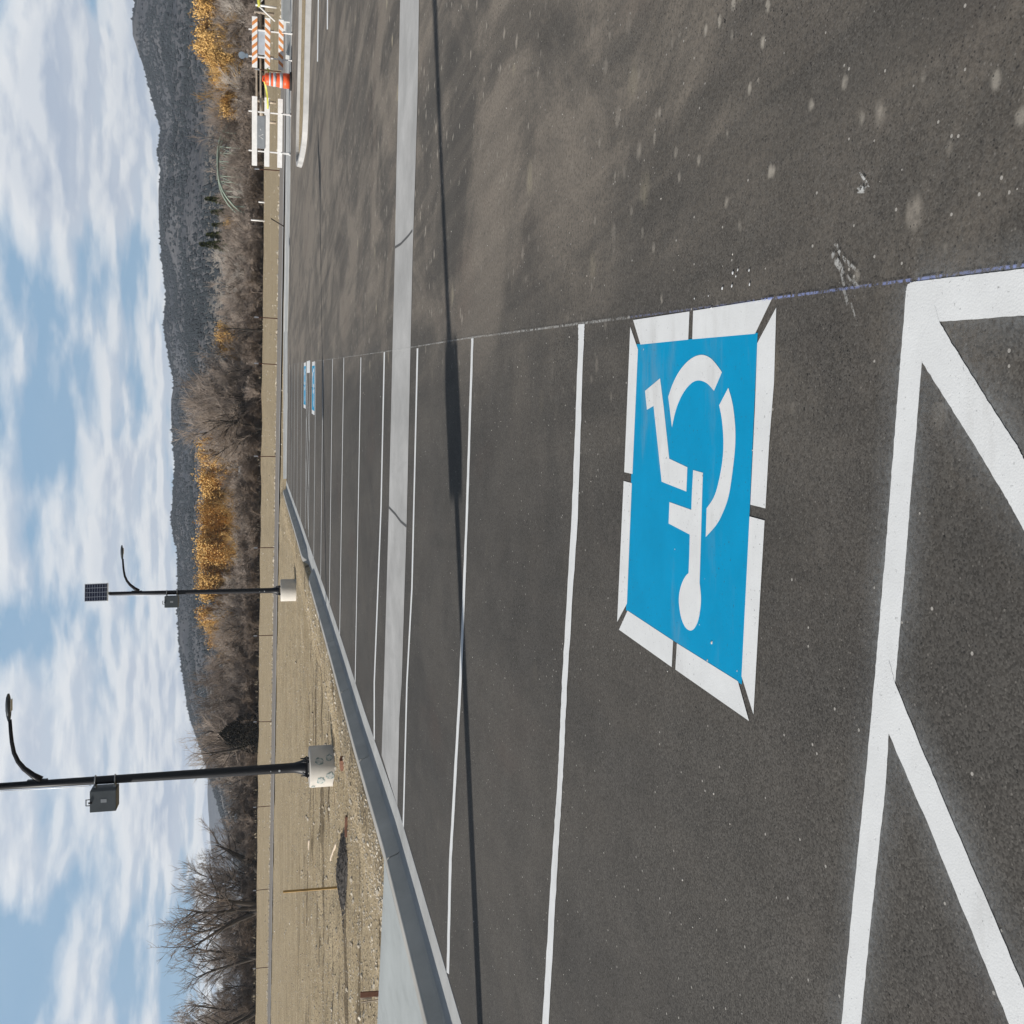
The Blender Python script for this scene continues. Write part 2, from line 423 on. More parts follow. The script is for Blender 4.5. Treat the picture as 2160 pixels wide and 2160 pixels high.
# parking lot
poly = [(p.x + .0, p.y) for p in PAN]
poly += [(p.x, p.y) for p in lot_far[1:]]
poly += [(26, 41.5), (45, 38), (60, 10), (40, -30), (-4.0, -30), (-5.2, -1)]
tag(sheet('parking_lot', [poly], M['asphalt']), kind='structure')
# curb and gutter along the left edge
def resample(pts, step):
    out = []; 
    for a, b in zip(pts, pts[1:]):
        n = max(1, int((b - a).length / step))
        for i in range(n): out.append(a.lerp(b, i / n))
    out.append(pts[-1]); return out
def sweep(mb, pts, prof, mi=0, smooth=False, hscale=None):
    n = len(prof); base = len(mb.v)
    for i, p in enumerate(pts):
        d = (pts[min(i+1, len(pts)-1)] - pts[max(i-1, 0)]).normalized()
        nrm = Vector((-d.y, d.x))
        k = hscale(p) if hscale else 1.0
        for (o, z) in prof:
            zz = z if z <= .02 else .012 + (z - .012) * k
            mb.v.append((p.x + nrm.x * o, p.y + nrm.y * o, zz))
    for i in range(len(pts) - 1):
        for j in range(n - 1):
            a = base + i*n + j
            mb.f.append((a, a + n, a + n + 1, a + 1)); mb.m.append(mi); mb.sm.append(smooth)
    mb.f.append(tuple(base + j for j in range(n))); mb.m.append(mi); mb.sm.append(False)
    mb.f.append(tuple(base + (len(pts)-1)*n + j for j in reversed(range(n)))); mb.m.append(mi); mb.sm.append(False)
CP = resample(PAN, .25)
def drop(p):                                # the drain opening in the curb
    return 1 - .97 * (1 - sstep(.5, 1.9, abs(p.y - 28.6)))
def at_len(pts, seglen):
    segs = []; cur = [pts[0]]; L = 0
    for a, b in zip(pts, pts[1:]):
        cur.append(b); L += (b - a).length
        if L > seglen: segs.append(cur); cur = [b]; L = 0
    if len(cur) > 1: segs.append(cur)
    return segs
mbp, mbc = MB(), MB()
pan_prof = [(0, -.1), (0, .004), (.40, .012), (.40, -.1)]
curb_prof = [(.402, -.1), (.402, .012), (.425, .03), (.47, .135), (.49, .152), (.505, .156), (.61, .156), (.63, .148), (.63, -.15)]
segs = at_len(CP, 3.0)
for s in segs:
    a, b = s[0], s[-1]
    s2 = list(s); d0 = (s[1] - s[0]).normalized(); d1 = (s[-2] - s[-1]).normalized()
    s2[0] = s[0] + d0 * .012; s2[-1] = s[-1] + d1 * .012
    sweep(mbc, s2, curb_prof, 0, False, drop)
sweep(mbp, CP, pan_prof)
tag(mbp.build('gutter', M['pan']), kind='structure')
tag(mbc.build('curb', M['curb']), kind='structure')
# a concrete run-down behind the drain opening
p0 = Vector((pan_x(28.6) - .64, 28.6))
rd = MB()
rd.add([(p0.x, 27.6, .03), (p0.x, 29.8, .03), (p0.x - .75, 29.4, -.0), (p0.x - .75, 28.0, -.0), (p0.x, 27.6, -.2), (p0.x, 29.8, -.2), (p0.x - .75, 29.4, -.2), (p0.x - .75, 28.0, -.2)],
       ((0,1,2,3), (3,2,6,7), (0,3,7,4), (2,1,5,6)))
tag(rd.build('drain_apron', M['pan']), kind='structure')
# sidewalk slab at the near left
sl = MB()
c0 = G(810, 1851, .15); c1 = G(801, 2050, .15)
dx = (c1 - c0).normalized()
A0 = Vector((pan_x(c0.y) - .64, c0.y, .152)); B0 = c0 + dx * 9; B0.z = .152
near = []
ring = [A0, c0, B0, B0 + Vector((-.6, -6, 0)), Vector((pan_x(3.5) - .64, 3.5, .152))]
for Y in (5.5, 7.87, 9.83): ring.append(Vector((pan_x(Y) - .64, Y, .152)))
ring = [Vector((p.x, p.y, .152)) for p in ring]
n = len(ring)
sl.add([(p.x, p.y, .152) for p in ring] + [(p.x, p.y, -.1) for p in ring], [tuple(reversed(range(n)))] + [(i, (i+1) % n, (i+1) % n + n, i + n) for i in range(n)])
so = sl.build('sidewalk', M['slab']); 
bm = bmesh.new(); bm.from_mesh(so.data); bmesh.ops.recalc_face_normals(bm, faces=bm.faces[:]); bmesh.ops.triangulate(bm, faces=[f for f in bm.faces if len(f.verts) > 4]); bm.to_mesh(so.data); bm.free()
tag(so, kind='structure')
# valley gutter across the lot
vl = [(849, -150), (844.8, 0), (841, 186), (836.6, 372), (834, 522), (829, 720), (821, 1070), (810.6, 1440), (805.7, 1593)]
vr = [(839, 1701), (843, 1514), (848, 1440), (858.6, 1100), (867, 720), (871.5, 522), (876.5, 372), (882, 186), (884.5, 0), (889, -150)]
tag(sheet('valley_gutter', [[G(*q) for q in vl + vr]], M['valley'], z=.004), kind='structure')
def strip_poly(pts, w):                    # pts: pixels or vectors; constant width band
    ps = [Vector((p[0], p[1])) for p in pts]; L = []; Rr = []
    for i, p in enumerate(ps):
        d = (ps[min(i+1, len(ps)-1)] - ps[max(i-1, 0)]).normalized(); nn = Vector((-d.y, d.x)) * (w / 2)
        L.append(p + nn); Rr.append(p - nn)
    return L + Rr[::-1]
jm = NT('joint').out((.10, .10, .10), .9)
tag(sheet('gutter_joints', [strip_poly([G(871, 486), G(862, 498), G(846, 515), G(834, 522)], .03), strip_poly([G(821, 1070), G(835, 1085), G(846, 1100), G(858, 1110)], .03)], jm, z=.006), kind='structure')

# ------------------------------------------------------------------ far curb, road, island
def band(name, a_px, b_px, mat, z, h=0.0):
    A = [G(*q) for q in a_px]; B = [G(*q) for q in b_px]
    mb = MB(); n = len(A)
    mb.add([(p.x, p.y, z) for p in A] + [(p.x, p.y, z) for p in B] + [(p.x, p.y, -.1) for p in A] + [(p.x, p.y, -.1) for p in B],
           [(i, i+1, n+i+1, n+i) for i in range(n-1)] + [(2*n+i, 2*n+i+1, i+1, i) for i in range(n-1)] + [(n+i, n+i+1, 3*n+i+1, 3*n+i) for i in range(n-1)] + [(0, n, 3*n, 2*n), (n-1, 2*n-1, 4*n-1, 3*n-1)])
    o = mb.build(name, mat); bm = bmesh.new(); bm.from_mesh(o.data); bmesh.ops.recalc_face_normals(bm, faces=bm.faces[:]); bm.to_mesh(o.data); bm.free()
    return tag(o, kind='structure')
farA = [(604.3, 1010), (606.8, 830), (607, 700), (611, 500), (612.7, 360), (613.4, 250), (615, 100), (617, 0), (620, -200)]
farB = [(601.2, 1010), (601.5, 830), (601.2, 700), (604.5, 500), (606, 360), (607, 250), (608.2, 100), (609.5, 0), (612, -200)]
band('far_gutter', farA, farB, M['pan'], .02)
band('far_curb', farB, [(x - 1.8, y) for x, y in farB], M['pan'], .045)
# light concrete headwall at the right end
hw = MB()
a, b = G(612.5, -120), G(612.5, 30)
hw.box((b.x - .3, 43.5, 0), (a.x + 2, 44.4, .35)); hw.box((b.x - 1.6, 43.6, 0), (b.x - .3, 44.2, .18))
tag(hw.build('headwall', M['pan'], bevel=.03), 'low pale concrete headwall behind the striped barricades', 'wall')
# road
def roadpoly(o0, o1, x0=110, x1=-170, n=40, z=.0):
    mb = MB()
    for i in range(n + 1):
        X = lerp(x0, x1, i / n); 
        for o in (o0, o1):
            Y = road_near(X) + o; mb.v.append((X, Y, max(zf(X, Y, False), .0) + z))
    for i in range(n): mb.f.append((2*i, 2*i+2, 2*i+3, 2*i+1)); mb.m.append(0); mb.sm.append(True)
    return mb
tag(roadpoly(-.6, 9.2, z=.05).build('road', M['road']), kind='structure')
wl = roadpoly(.05, .42, z=.056).build('edge_line', M['white']); tag(wl, 'long white edge line painted on the grey road before the trees', 'road marking')
# curb island on the right
isl_near = [(634.5, 357), (639, 347.5), (647, 309), (650, 262), (652, 200), (654.4, 100), (657, 0), (661, -150)]
isl_far = [(643.5, -150), (640.4, 0), (638.6, 100), (636, 200), (634, 270), (633, 335)]
outer = [G(*q) for q in isl_near + isl_far]
def smooth_ring(r, k=1):
    for _ in range(k):
        o = []
        for i in range(len(r)):
            a, b = r[i], r[(i+1) % len(r)]; o += [a.lerp(b, .25), a.lerp(b, .75)]
        r = o
    return r
outer = smooth_ring([Vector((p.x, p.y)) for p in outer], 2)
def inset(r, d):
    o = []
    for i in range(len(r)):
        t = (r[(i+1) % len(r)] - r[i-1]).normalized(); nn = Vector((-t.y, t.x)); o.append(r[i] + nn * d)
    return o
ar = sum(outer[i].x * outer[(i+1) % len(outer)].y - outer[(i+1) % len(outer)].x * outer[i].y for i in range(len(outer)))
sg = 1 if ar > 0 else -1
ins = inset(outer, .17 * sg)
mb = MB(); n = len(outer)
mb.v = [(p.x, p.y, 0) for p in outer] + [(p.x, p.y, .15) for p in inset(outer, .03 * sg)] + [(p.x, p.y, .15) for p in ins] + [(p.x, p.y, -.05) for p in ins]
for r in range(3):
    for i in range(n):
        j = (i+1) % n; mb.f.append((r*n+i, r*n+j, (r+1)*n+j, (r+1)*n+i)); mb.m.append(0); mb.sm.append(False)
o = mb.build('island_curb', M['valley']); bm = bmesh.new(); bm.from_mesh(o.data); bmesh.ops.recalc_face_normals(bm, faces=bm.faces[:]); bm.to_mesh(o.data); bm.free(); tag(o, kind='structure')
tag(sheet('island_soil', [[(p.x, p.y) for p in ins]], M['dirt'], z=.055), kind='structure')
band('island_gutter', [(632.2, 330), (633, 270), (635, 200), (637.6, 100), (639.4, 0), (642, -150)], [(629, 330), (629.6, 270), (631, 200), (633.3, 100), (635, 0), (637, -150)], M['pan'], .012)

# ------------------------------------------------------------------ painted markings
def wav(px, amp=.6):
    return [(x + R.uniform(-amp, amp), y + R.uniform(-amp, amp)) for x, y in px]
def dens(px, n=16):
    o = []
    for a, b in zip(px, px[1:]):
        for i in range(n): o.append((lerp(a[0], b[0], i/n), lerp(a[1], b[1], i/n)))
    o.append(px[-1]); return o
def halo(name, strips, mat, z, w0=0.0, w1=.10, a0=.55, parent=None):   # overspray: soft band outside an edge (poly of world points, outward side = right of travel if w>0)
    mb = MB(); al = []
    for pts in strips:
        pts = [Vector((p[0], p[1])) for p in pts]; base = len(mb.v)
        for i, p in enumerate(pts):
            d = (pts[min(i+1, len(pts)-1)] - pts[max(i-1, 0)]).normalized(); nn = Vector((d.y, -d.x))
            e = a0 if 0 < i < len(pts) - 1 else 0
            for k, (q, a) in enumerate(((-.03, e), (w0, e), (w1 * .3, e * .42), (w1, 0))):
                mb.v.append((p.x + nn.x*q, p.y + nn.y*q, z)); al.append(a)
        for i in range(len(pts) - 1):
            for k in range(3):
                a = base + i*4 + k; mb.f.append((a, a+1, a+5, a+4)); mb.m.append(0); mb.sm.append(True)
    o = mb.build(name, mat, parent)
    at_ = o.data.attributes.new('alpha', 'FLOAT', 'POINT'); at_.data.foreach_set('value', al)
    return o
# stall lines: traced from the photograph on the plane of the lot
def both(px_l, px_r): return px_l + px_r[::-1]
lines = [
 ('wide white stall line beside the near blue panel, nearest unbroken line', both(wav(dens([(1221, 684), (1221.2, 720), (1207, 1093), (1186.5, 1440), (1178.5, 1626), (1165.5, 1812), (1145, 2160), (1128, 2400)])), wav(dens([(1234, 683), (1232.6, 720), (1219.5, 1093), (1197.5, 1440), (1189, 1626), (1177.7, 1812), (1158, 2160), (1141, 2400)])))),
 ('white stall line just past the long pole shadow, second from the blue panel', both(wav(dens([(994.6, 714), (994.8, 720), (982.8, 1093), (969, 1440), (948, 1812), (942.5, 2051)]), .25), wav(dens([(999.6, 713), (999.4, 720), (987.7, 1093), (974.6, 1440), (953.7, 1812), (947.8, 2055)]), .25))),
 ('white stall line hugging the near side of the concrete valley gutter', both([(879.6, 735), (876, 900), (868, 1240), (857.4, 1440), (849.6, 1747)], [(883, 734.5), (879, 900), (871, 1240), (860.4, 1440), (852.4, 1752)])),
 ('white stall line just beyond the concrete valley gutter', both([(809.9, 743), (803, 1070), (788.6, 1440), (788.6, 1556)], [(812.6, 742.5), (805.6, 1070), (791.2, 1440), (791.2, 1562)])),
]
L0 = MB()
for lab, px in lines:
    o = sheet('stall_line', [[G(*q) for q in px]], M['white'], z=.0030)
    tag(o, lab, 'road marking', 'white stall lines')
def line_world(a, b, w, lab, z=.0030):
    o = sheet('stall_line', [strip_poly([a, b], w)], M['white'], z=z); tag(o, lab, 'road marking', 'white stall lines'); return o
for i, (x, y) in enumerate([(761.7, 754), (725.6, 755), (701.8, 757.6), (682, 760), (666.4, 763), (637, 766), (628.8, 767), (622, 768), (616, 769), (610.9, 770)]):
    a = G(x, y); a = Vector((a.x, a.y))
    # run to the gutter along the stall direction
    X, Y = a.x, a.y
    while X > pan_x(Y): X -= .05; Y += .05 * .17
    lab = 'thin white stall line farther down the row of stalls, running to the left gutter'
    line_world((a.x, a.y), (X, Y), .10, lab)
rl1 = sheet('stall_line', [[G(*q) for q in ((671.4, -60), (668.8, 130), (671.2, 130), (673.8, -60))]], M['white'], z=.0030); tag(rl1, 'longer of the two white lines by the curb island', 'road marking', 'white stall lines')
rl2 = sheet('stall_line', [[G(*q) for q in ((690.2, -60), (689.6, 62), (692, 62), (692.7, -60))]], M['white'], z=.0030); tag(rl2, 'shorter of the two white lines by the curb island', 'road marking', 'white stall lines')
# access aisle in the foreground
aisle = empty('access_aisle_marking', (0, 0, 0), 'thick white access aisle border with diagonal hatching in the foreground', 'road marking')
Ll = [(1922, 595), (1915, 601), (1911.5, 616), (1904, 720), (1898, 785), (1889, 906), (1880, 1018), (1868.6, 1167), (1855.6, 1316), (1845, 1440), (1829.5, 1608), (1812.7, 1775), (1794, 1962), (1777, 2148), (1750, 2420)]
Lr = [(1985, 640), (1946, 758.8), (1939.5, 836), (1921, 1055), (1911.5, 1178), (1900, 1316), (1889, 1440), (1876, 1548), (1866.8, 1682), (1848, 1850), (1833, 1992), (1816.5, 2160), (1790, 2420)]
sheet('border_line', [[G(*q) for q in both(wav(dens(Ll, 10), .7), wav(dens(Lr, 10), .7))]], M['white'], aisle, .0014)
T = both([(1920, 600), (1926, 595), (1934, 593.5), (2000, 586), (2060, 579), (2110, 573), (2160, 567), (2420, 535)], [(1912, 681), (2000, 677.5), (2060, 673.5), (2110, 669), (2160, 665.6), (2420, 640)])
sheet('end_line', [[G(*q) for q in wav(dens(T, 8), .5)]], M['white'], aisle, .0018)
d1 = both(dens([(1938, 735), (1947, 765), (2004, 854.6), (2044, 917.5), (2118, 1040.5), (2160, 1115), (2330, 1410)], 10), dens([(1973, 645), (1984, 681), (2014.6, 733), (2085, 845), (2147, 940), (2160, 966), (2330, 1240)], 10))
sheet('hatch_line', [[G(*q) for q in wav(d1, .8)]], M['white'], aisle, .0022)
d2 = both(dens([(1868, 1530), (1876, 1547), (1957, 1734), (2034, 1922), (2126, 2148), (2220, 2390)], 10), dens([(1876, 1390), (1889, 1440), (1942, 1570), (1996, 1697), (2073, 1876), (2160, 2081), (2290, 2390)], 10))
sheet('hatch_line', [[G(*q) for q in wav(d2, .8)]], M['white'], aisle, .0022)
def dn(px, n=5): return [G(*q) for q in dens(px, n)]
halo('overspray', [dn(Ll[1:]), dn(Lr[1:8])[::-1], dn(Lr[7:])[::-1], dn([(1984, 681), (2014.6, 733), (2085, 845), (2147, 940), (2330, 1240)])[::-1], dn([(1947, 765), (2004, 854.6), (2044, 917.5), (2118, 1040.5), (2330, 1410)]),
     dn([(1889, 1440), (1939.5, 1570), (1999, 1697), (2073.6, 1876), (2160, 2081), (2290, 2390)])[::-1], dn([(1876, 1548), (1961.8, 1731), (2036, 1921), (2126, 2148), (2220, 2390)]),
     dn([(1960, 679.5), (2060, 673.5), (2160, 665.6), (2420, 640)]), dn([(1922, 595), (2060, 579), (2160, 567), (2420, 535)])[::-1]], M['spray'], .0007, 0, .10, .55, aisle)
# wheelchair symbol
def c1(x, y): return G(1260 + x / 3.864, 600 + y / 3.864)
def c2(x, y): return G(1260 + x / 3.864, 1050 + y / 3.864)
isa_blue = [[G(1343, 726), G(1599, 702), G(1565.5, 1444), G(1321, 1287)]]
isa_border = [
 [c1(295,290), c1(755,220), c1(745,450), c1(355,490)], [c1(785,215), c1(1430,112), c1(1290,402), c1(778,447)],
 [c1(272,345), c1(335,530), c1(290,1545), c1(223,1530)], [c1(218,1602), c1(285,1620), c2(245,862), c2(165,1012)],
 [c1(1463,188), c1(1445,800), c1(1405,1300), c1(1375,1825), c1(1252,1795), c1(1290,1000), c1(1308,480), c1(1320,455)],
 [c2(1245,152), c2(1368,185), c2(1320,1000), c2(1277,1765), c2(1180,1455), c2(1205,950)],
 [c2(250,920), c2(622,1165), c2(610,1380), c2(180,1075)], [c2(652,1185), c2(1150,1495), c2(1240,1818), c2(640,1400)]]
isa_fig = [
 [c1(515,765), c1(545,1000), c1(590,1420), c1(738,1490), c1(730,1688), c1(528,1608), c1(462,990), c1(408,1022), c1(392,868)],
 [c1(612,1165), c1(582,915), c1(620,800), c1(680,690), c1(760,605), c1(845,567), c1(920,590), c1(975,650), c1(1020,715), c1(955,868), c1(900,802), c1(830,777), c1(770,800), c1(700,885), c1(645,1010)],
 [c1(1072,842), c1(1110,970), c1(1132,1180), c1(1128,1350), c1(1100,1580), c1(1075,1738), c2(1030,120), c2(980,220), c2(888,320), c2(895,85), c2(950,10), c1(985,1650), c1(1025,1450), c1(1035,1280), c1(1020,1090), c1(997,985)],
 [c1(785,1513), c1(865,1535), c2(858,0), c2(850,300), c2(838,690), c2(850,800), c2(848,880), c2(830,1000), c2(795,1070), c2(760,1087), c2(720,1060), c2(685,980), c2(667,860), c2(670,780), c2(690,700), c2(720,640), c2(748,612), c2(755,430), c2(757,300), c2(585,210), c2(592,35), c2(770,98), c1(775,1700)]]
def smooth_poly(poly, corners, k=2):
    pts = [(p, i in corners) for i, p in enumerate(poly)]
    for _ in range(k):
        o = []
        for i, (p, c) in enumerate(pts):
            if c: o.append((p, True)); continue
            a = pts[i-1][0]; b = pts[(i+1) % len(pts)][0]
            o.append((p.lerp(a, .25), False)); o.append((p.lerp(b, .25), False))
        pts = o
    return [p for p, c in pts]
isa_fig[1] = smooth_poly(isa_fig[1], {0, 1, 8, 9}); isa_fig[2] = smooth_poly(isa_fig[2], {0, 8, 9, 15}); isa_fig[3] = smooth_poly(isa_fig[3], {0, 1, 4, 16, 18, 19, 20, 21, 22})
ctr = G(1456, 1080)
def shift(polys): return [[(p.x - ctr.x, p.y - ctr.y) for p in q] for q in polys]
isa = empty('accessible_parking_symbol', (ctr.x, ctr.y, 0), 'large blue panel with white wheelchair figure painted on the near stall', 'road marking', 'wheelchair symbols painted on the lot')
sheet('blue_panel', shift(isa_blue), M['blue'], isa, .0014); sheet('border', shift(isa_border), M['white'], isa, .0022); sheet('wheelchair_figure', shift(isa_fig), M['white'], isa, .0022)
base_l = G(1336, 675)
for (x, y, lab) in ((660.5, 763, 'nearer of the two distant wheelchair symbols, left of the far hatched aisle'), (642.6, 765, 'farther of the two distant wheelchair symbols, beyond the far hatched aisle')):
    g = G(x, y); q = copy_tree(isa)
    q.location = (ctr.x + g.x - G(1419, 661).x, ctr.y + g.y - G(1419, 661).y, 0); q['label'] = lab
# far hatched aisle between them
fa = empty('access_aisle_marking', (0, 0, 0), 'small distant white hatched aisle between the two far blue symbols', 'road marking')
a0, a1 = G(654.5, 762), G(647.5, 764)
u = Vector((-1, .17)).normalized()
def pt(o, k): return Vector((o.x, o.y)) + u * k
sheet('border_line', [strip_poly([pt(a0, 0), pt(a0, 5.1)], .1)], M['white'], fa, .0055); sheet('border_line', [strip_poly([pt(a1, 0), pt(a1, 5.1)], .1)], M['white'], fa, .0055)
sheet('end_line', [strip_poly([pt(a0, .15), pt(a1, .15)], .35)], M['white'], fa, .0075)
for k in (.3, 1.6, 2.9): sheet('hatch_line', [strip_poly([pt(a1, k), pt(a0, k + 2.0)], .1)], M['white'], fa, .0065)
# chalk layout line and chalk scribbles
lay = [(2420, 527), (2160, 560), (1908, 593), (1691, 621.6), (1440, 655), (1222, 683), (995, 712), (878, 731), (811, 742), (725, 754), (660, 762), (615, 768)]
def alpha_strip(name, pts, w, mat, z, alpha):
    mb = MB(); al = []
    ps = [Vector((p[0], p[1])) for p in pts]
    for i, p in enumerate(ps):
        d = (ps[min(i+1, len(ps)-1)] - ps[max(i-1, 0)]).normalized(); nn = Vector((-d.y, d.x))
        for q, a in ((-1, 0), (-.4, 1), (.4, 1), (1, 0)):
            mb.v.append((p.x + nn.x*q*w, p.y + nn.y*q*w, z)); al.append(a * alpha(i / (len(ps)-1)))
    for i in range(len(ps) - 1):
        for k in range(3): a = i*4+k; mb.f.append((a, a+1, a+5, a+4)); mb.m.append(0); mb.sm.append(True)
    o = mb.build(name, mat); at_ = o.data.attributes.new('alpha', 'FLOAT', 'POINT'); at_.data.foreach_set('value', al); return o
pl = dn(lay, 6)
tag(alpha_strip('chalk_line', pl[:28], .0055, M['chalk'], .005, lambda t: .9 if t < .75 else .35), 'snapped blue chalk line along the ends of the near stalls', 'road marking')
tag(alpha_strip('chalk_line', pl[27:], .009, M['chalkw'], .0055, lambda t: .55), 'faint whitish chalk line along the ends of the far stalls', 'road marking')
def scribble(px, lab):
    mb = MB(); al = []
    for poly in px:
        ps = [G(*q) for q in poly]; c = sum(ps, Vector()) / len(ps); b = len(mb.v)
        mb.v.append((c.x, c.y, .0055)); al.append(1.0)
        for p in ps: mb.v.append((p.x, p.y, .0055)); al.append(.55)
        for i in range(len(ps)): mb.f.append((b, b+1+i, b+1+(i+1) % len(ps))); mb.m.append(0); mb.sm.append(True)
    o = mb.build('chalk_mark', M['chalkw']); at_ = o.data.attributes.new('alpha', 'FLOAT', 'POINT'); at_.data.foreach_set('value', al)
    tag(o, lab, 'road marking')
def q3(x, y): return (1660 + x / 3.864, 500 + y / 3.864)
scribble([[q3(405,30), q3(430,60), q3(470,160), q3(440,150), q3(395,60)], [q3(370,125), q3(395,110), q3(470,240), q3(540,350), q3(520,400), q3(440,280), q3(385,200)], [q3(440,150), q3(470,150), q3(600,270), q3(590,290), q3(500,230)],
          [q3(440,270), q3(470,290), q3(490,410), q3(470,400)], [q3(540,350), q3(560,340), q3(605,400), q3(560,410)], [q3(465,430), q3(490,430), q3(520,540), q3(500,560)], [q3(520,520), q3(545,540), q3(595,720), q3(565,660)]],
         'white chalk scribble crossing the blue chalk line')
scribble([[(1816, 364), (1822, 363), (1834, 385), (1838, 395), (1828, 392)], [(1826, 385), (1834, 388), (1828, 408), (1812, 408), (1808, 400)]], 'small white chalk smudge on the asphalt, away from the paint')
# white paint drips
dr = MB()
for k in range(11):
    x, y = R.choice([(1490, 640), (1500, 645), (1555, 618), (1468, 560), (1556, 580)]); g = G(x + R.gauss(0, 14), y + R.gauss(0, 16))
    r = R.uniform(.0025, .0055); m = 7
    dr.add([(g.x, g.y, .006)] + [(g.x + r*(1+R.uniform(-.3,.5))*math.cos(2*math.pi*i/m), g.y + r*(1+R.uniform(-.3,.5))*math.sin(2*math.pi*i/m), .005) for i in range(m)], [(0, i+1, (i+1) % m + 1) for i in range(m)])
tag(dr.build('paint_drips', M['white']), kind='stuff')

# ------------------------------------------------------------------ loose stones
def rock(mb, c, r, rnd, flat=.6):
    vs = []
    for d in ((1,0,0),(-1,0,0),(0,1,0),(0,-1,0),(0,0,1),(.6,.6,.5),(-.6,.6,.5),(.6,-.6,.5),(-.6,-.6,.5)):
        k = r * rnd.uniform(.7, 1.25); vs.append((c[0] + d[0]*k, c[1] + d[1]*k, c[2] + d[2]*k*flat))
    mb.add(vs, ((0,5,7),(5,2,6),(6,1,8),(8,3,7),(5,6,4),(6,8,4),(8,7,4),(7,5,4),(0,2,5),(2,1,6),(1,3,8),(3,0,7)))
rk = MB(); rn = random.Random(5)
for k in range(1100):
    Y = 3 + 45 * rn.random() ** 1.5; X = pan_x(Y) + rn.uniform(-.0, 14) - 3.2
    if rn.random() < .55: X = pan_x(Y) + abs(rn.gauss(0, 3.2)) + .3
    if X < pan_x(Y) + .05: continue
    rock(rk, (X, Y, .0), rn.uniform(.0018, .0048) * (1.8 if rn.random() < .08 else 1), rn)
tag(rk.build('pebbles', M['pebble']), kind='stuff')
rk = MB()
def field_pt():
    while True:
        x = rn.uniform(560, 900); y = rn.uniform(900, 2180); g = G(x, y)
        if pan_x(g.y) - g.x > .75 and 4 < g.y < road_near(g.x) - 2: return g
for k in range(6500):
    g = field_pt(); r = rn.uniform(.007, .020) * (1 + g.y * .022)
    if rn.random() < .04: r *= 2.3
    rock(rk, (g.x, g.y, zf(g.x, g.y) - r*.1), r, rn, .75)
for k in range(700):                         # a stony seam where the bank meets the far road edge
    X = rn.uniform(-60, 40); Y = road_near(X) + rn.uniform(9.6, 12.5); r = rn.uniform(.04, .14)
    rock(rk, (X, Y, zf(X, Y)), r, rn, .8)
for k in range(900):                         # clods scattered over the far bank
    X = rn.uniform(-90, 55); Y = lerp(road_near(X) + 11, tree_y(X) - 1, rn.random() ** 1.3); r = rn.uniform(.02, .075) * (1 + Y / 200)
    rock(rk, (X, Y, zf(X, Y)), r, rn, .7)
for k in range(330):
    X = rn.uniform(-60, 40); Y = road_near(X) - rn.uniform(1.0, 4.5); r = rn.uniform(.02, .06)
    if Y < lot_far_y(X) + 1 and X > 0: continue
    rock(rk, (X, Y, zf(X, Y)), r, rn, .8)
tag(rk.build('field_stones', M['stone']), kind='stuff')
# small wood scraps on the field
def scrap(a, b, r, mat, lab):
    pa, pb = G(*a), G(*b); pa.z = zf(pa.x, pa.y) + r; pb.z = zf(pb.x, pb.y) + r
    d = (pb - pa); Mx = Matrix.Translation((pa + pb) / 2) @ d.to_track_quat('X', 'Z').to_matrix().to_4x4()
    mb = MB(); mb.box((-d.length/2, -r*1.6, -r), (d.length/2, r*1.6, r), 0, Mx)
    mb.box((-d.length*.3, -r*1.2, r*.9), (d.length*.42, r*1.1, r*1.4), 0, Mx)
    tag(mb.build('wood_scrap', mat, bevel=.004), lab, 'wood scrap')
scrap((646, 1792), (647, 1772), .018, M['pale'], 'pale split of wood lying on the dirt far from the curb')
scrap((690, 1814), (696, 1780), .016, M['pale'], 'longer pale split of wood on the dark tracked mud')
scrap((716, 1622), (721, 1600), .03, M['brown'], 'short dark board end lying beside the near lamp footing')
scrap((721, 1765), (722, 1722), .02, M['brown'], 'thin dark stick lying near the curb on the dirt')
# dark gravel pile
g = G(722, 1845, -.05); gp = MB(); nr, na = 9, 26
gp.v.append((g.x, g.y, .07))
for i in range(1, nr + 1):
    for k in range(na):
        a = 2*math.pi*k/na; t = i / nr
        rx = 1.0 * t * (1 + .45*noise.noise((math.cos(a)*1.5, math.sin(a)*1.5, 3))); ry = .8 * t * (1 + .25*noise.noise((math.cos(a)*1.5, math.sin(a)*1.5, 8)))
        X, Y = g.x + rx*math.cos(a), g.y + ry*math.sin(a)
        gp.v.append((X, Y, lerp(.065, -.14, t**1.3) + .06*noise.noise((X*7, Y*7, 0)) * (1-t) ))
for k in range(na): gp.f.append((0, 1+k, 1+(k+1) % na)); gp.m.append(0); gp.sm.append(False)
for i in range(nr-1):
    for k in range(na):
        a = 1+i*na+k; b = 1+i*na+(k+1) % na; gp.f.append((a, b+0, b+na, a+na)); gp.m.append(0); gp.sm.append(False)
pn = len(gp.v)
for k in range(800):
    a = R.uniform(0, 2*math.pi); t = math.sqrt(R.random()) * 1.15
    rock(gp, (g.x + 1.15*t*math.cos(a), g.y + .9*t*math.sin(a), max(-.10, lerp(.065, -.14, min(1, t)**1.3))), R.uniform(.012, .03), R)
o = gp.build('gravel_pile', M['pile']); bm = bmesh.new(); bm.from_mesh(o.data); bmesh.ops.recalc_face_normals(bm, faces=bm.faces[:]); bm.to_mesh(o.data); bm.free()
tag(o, 'small dark gravel heap beside the tall wooden stake', 'gravel pile')
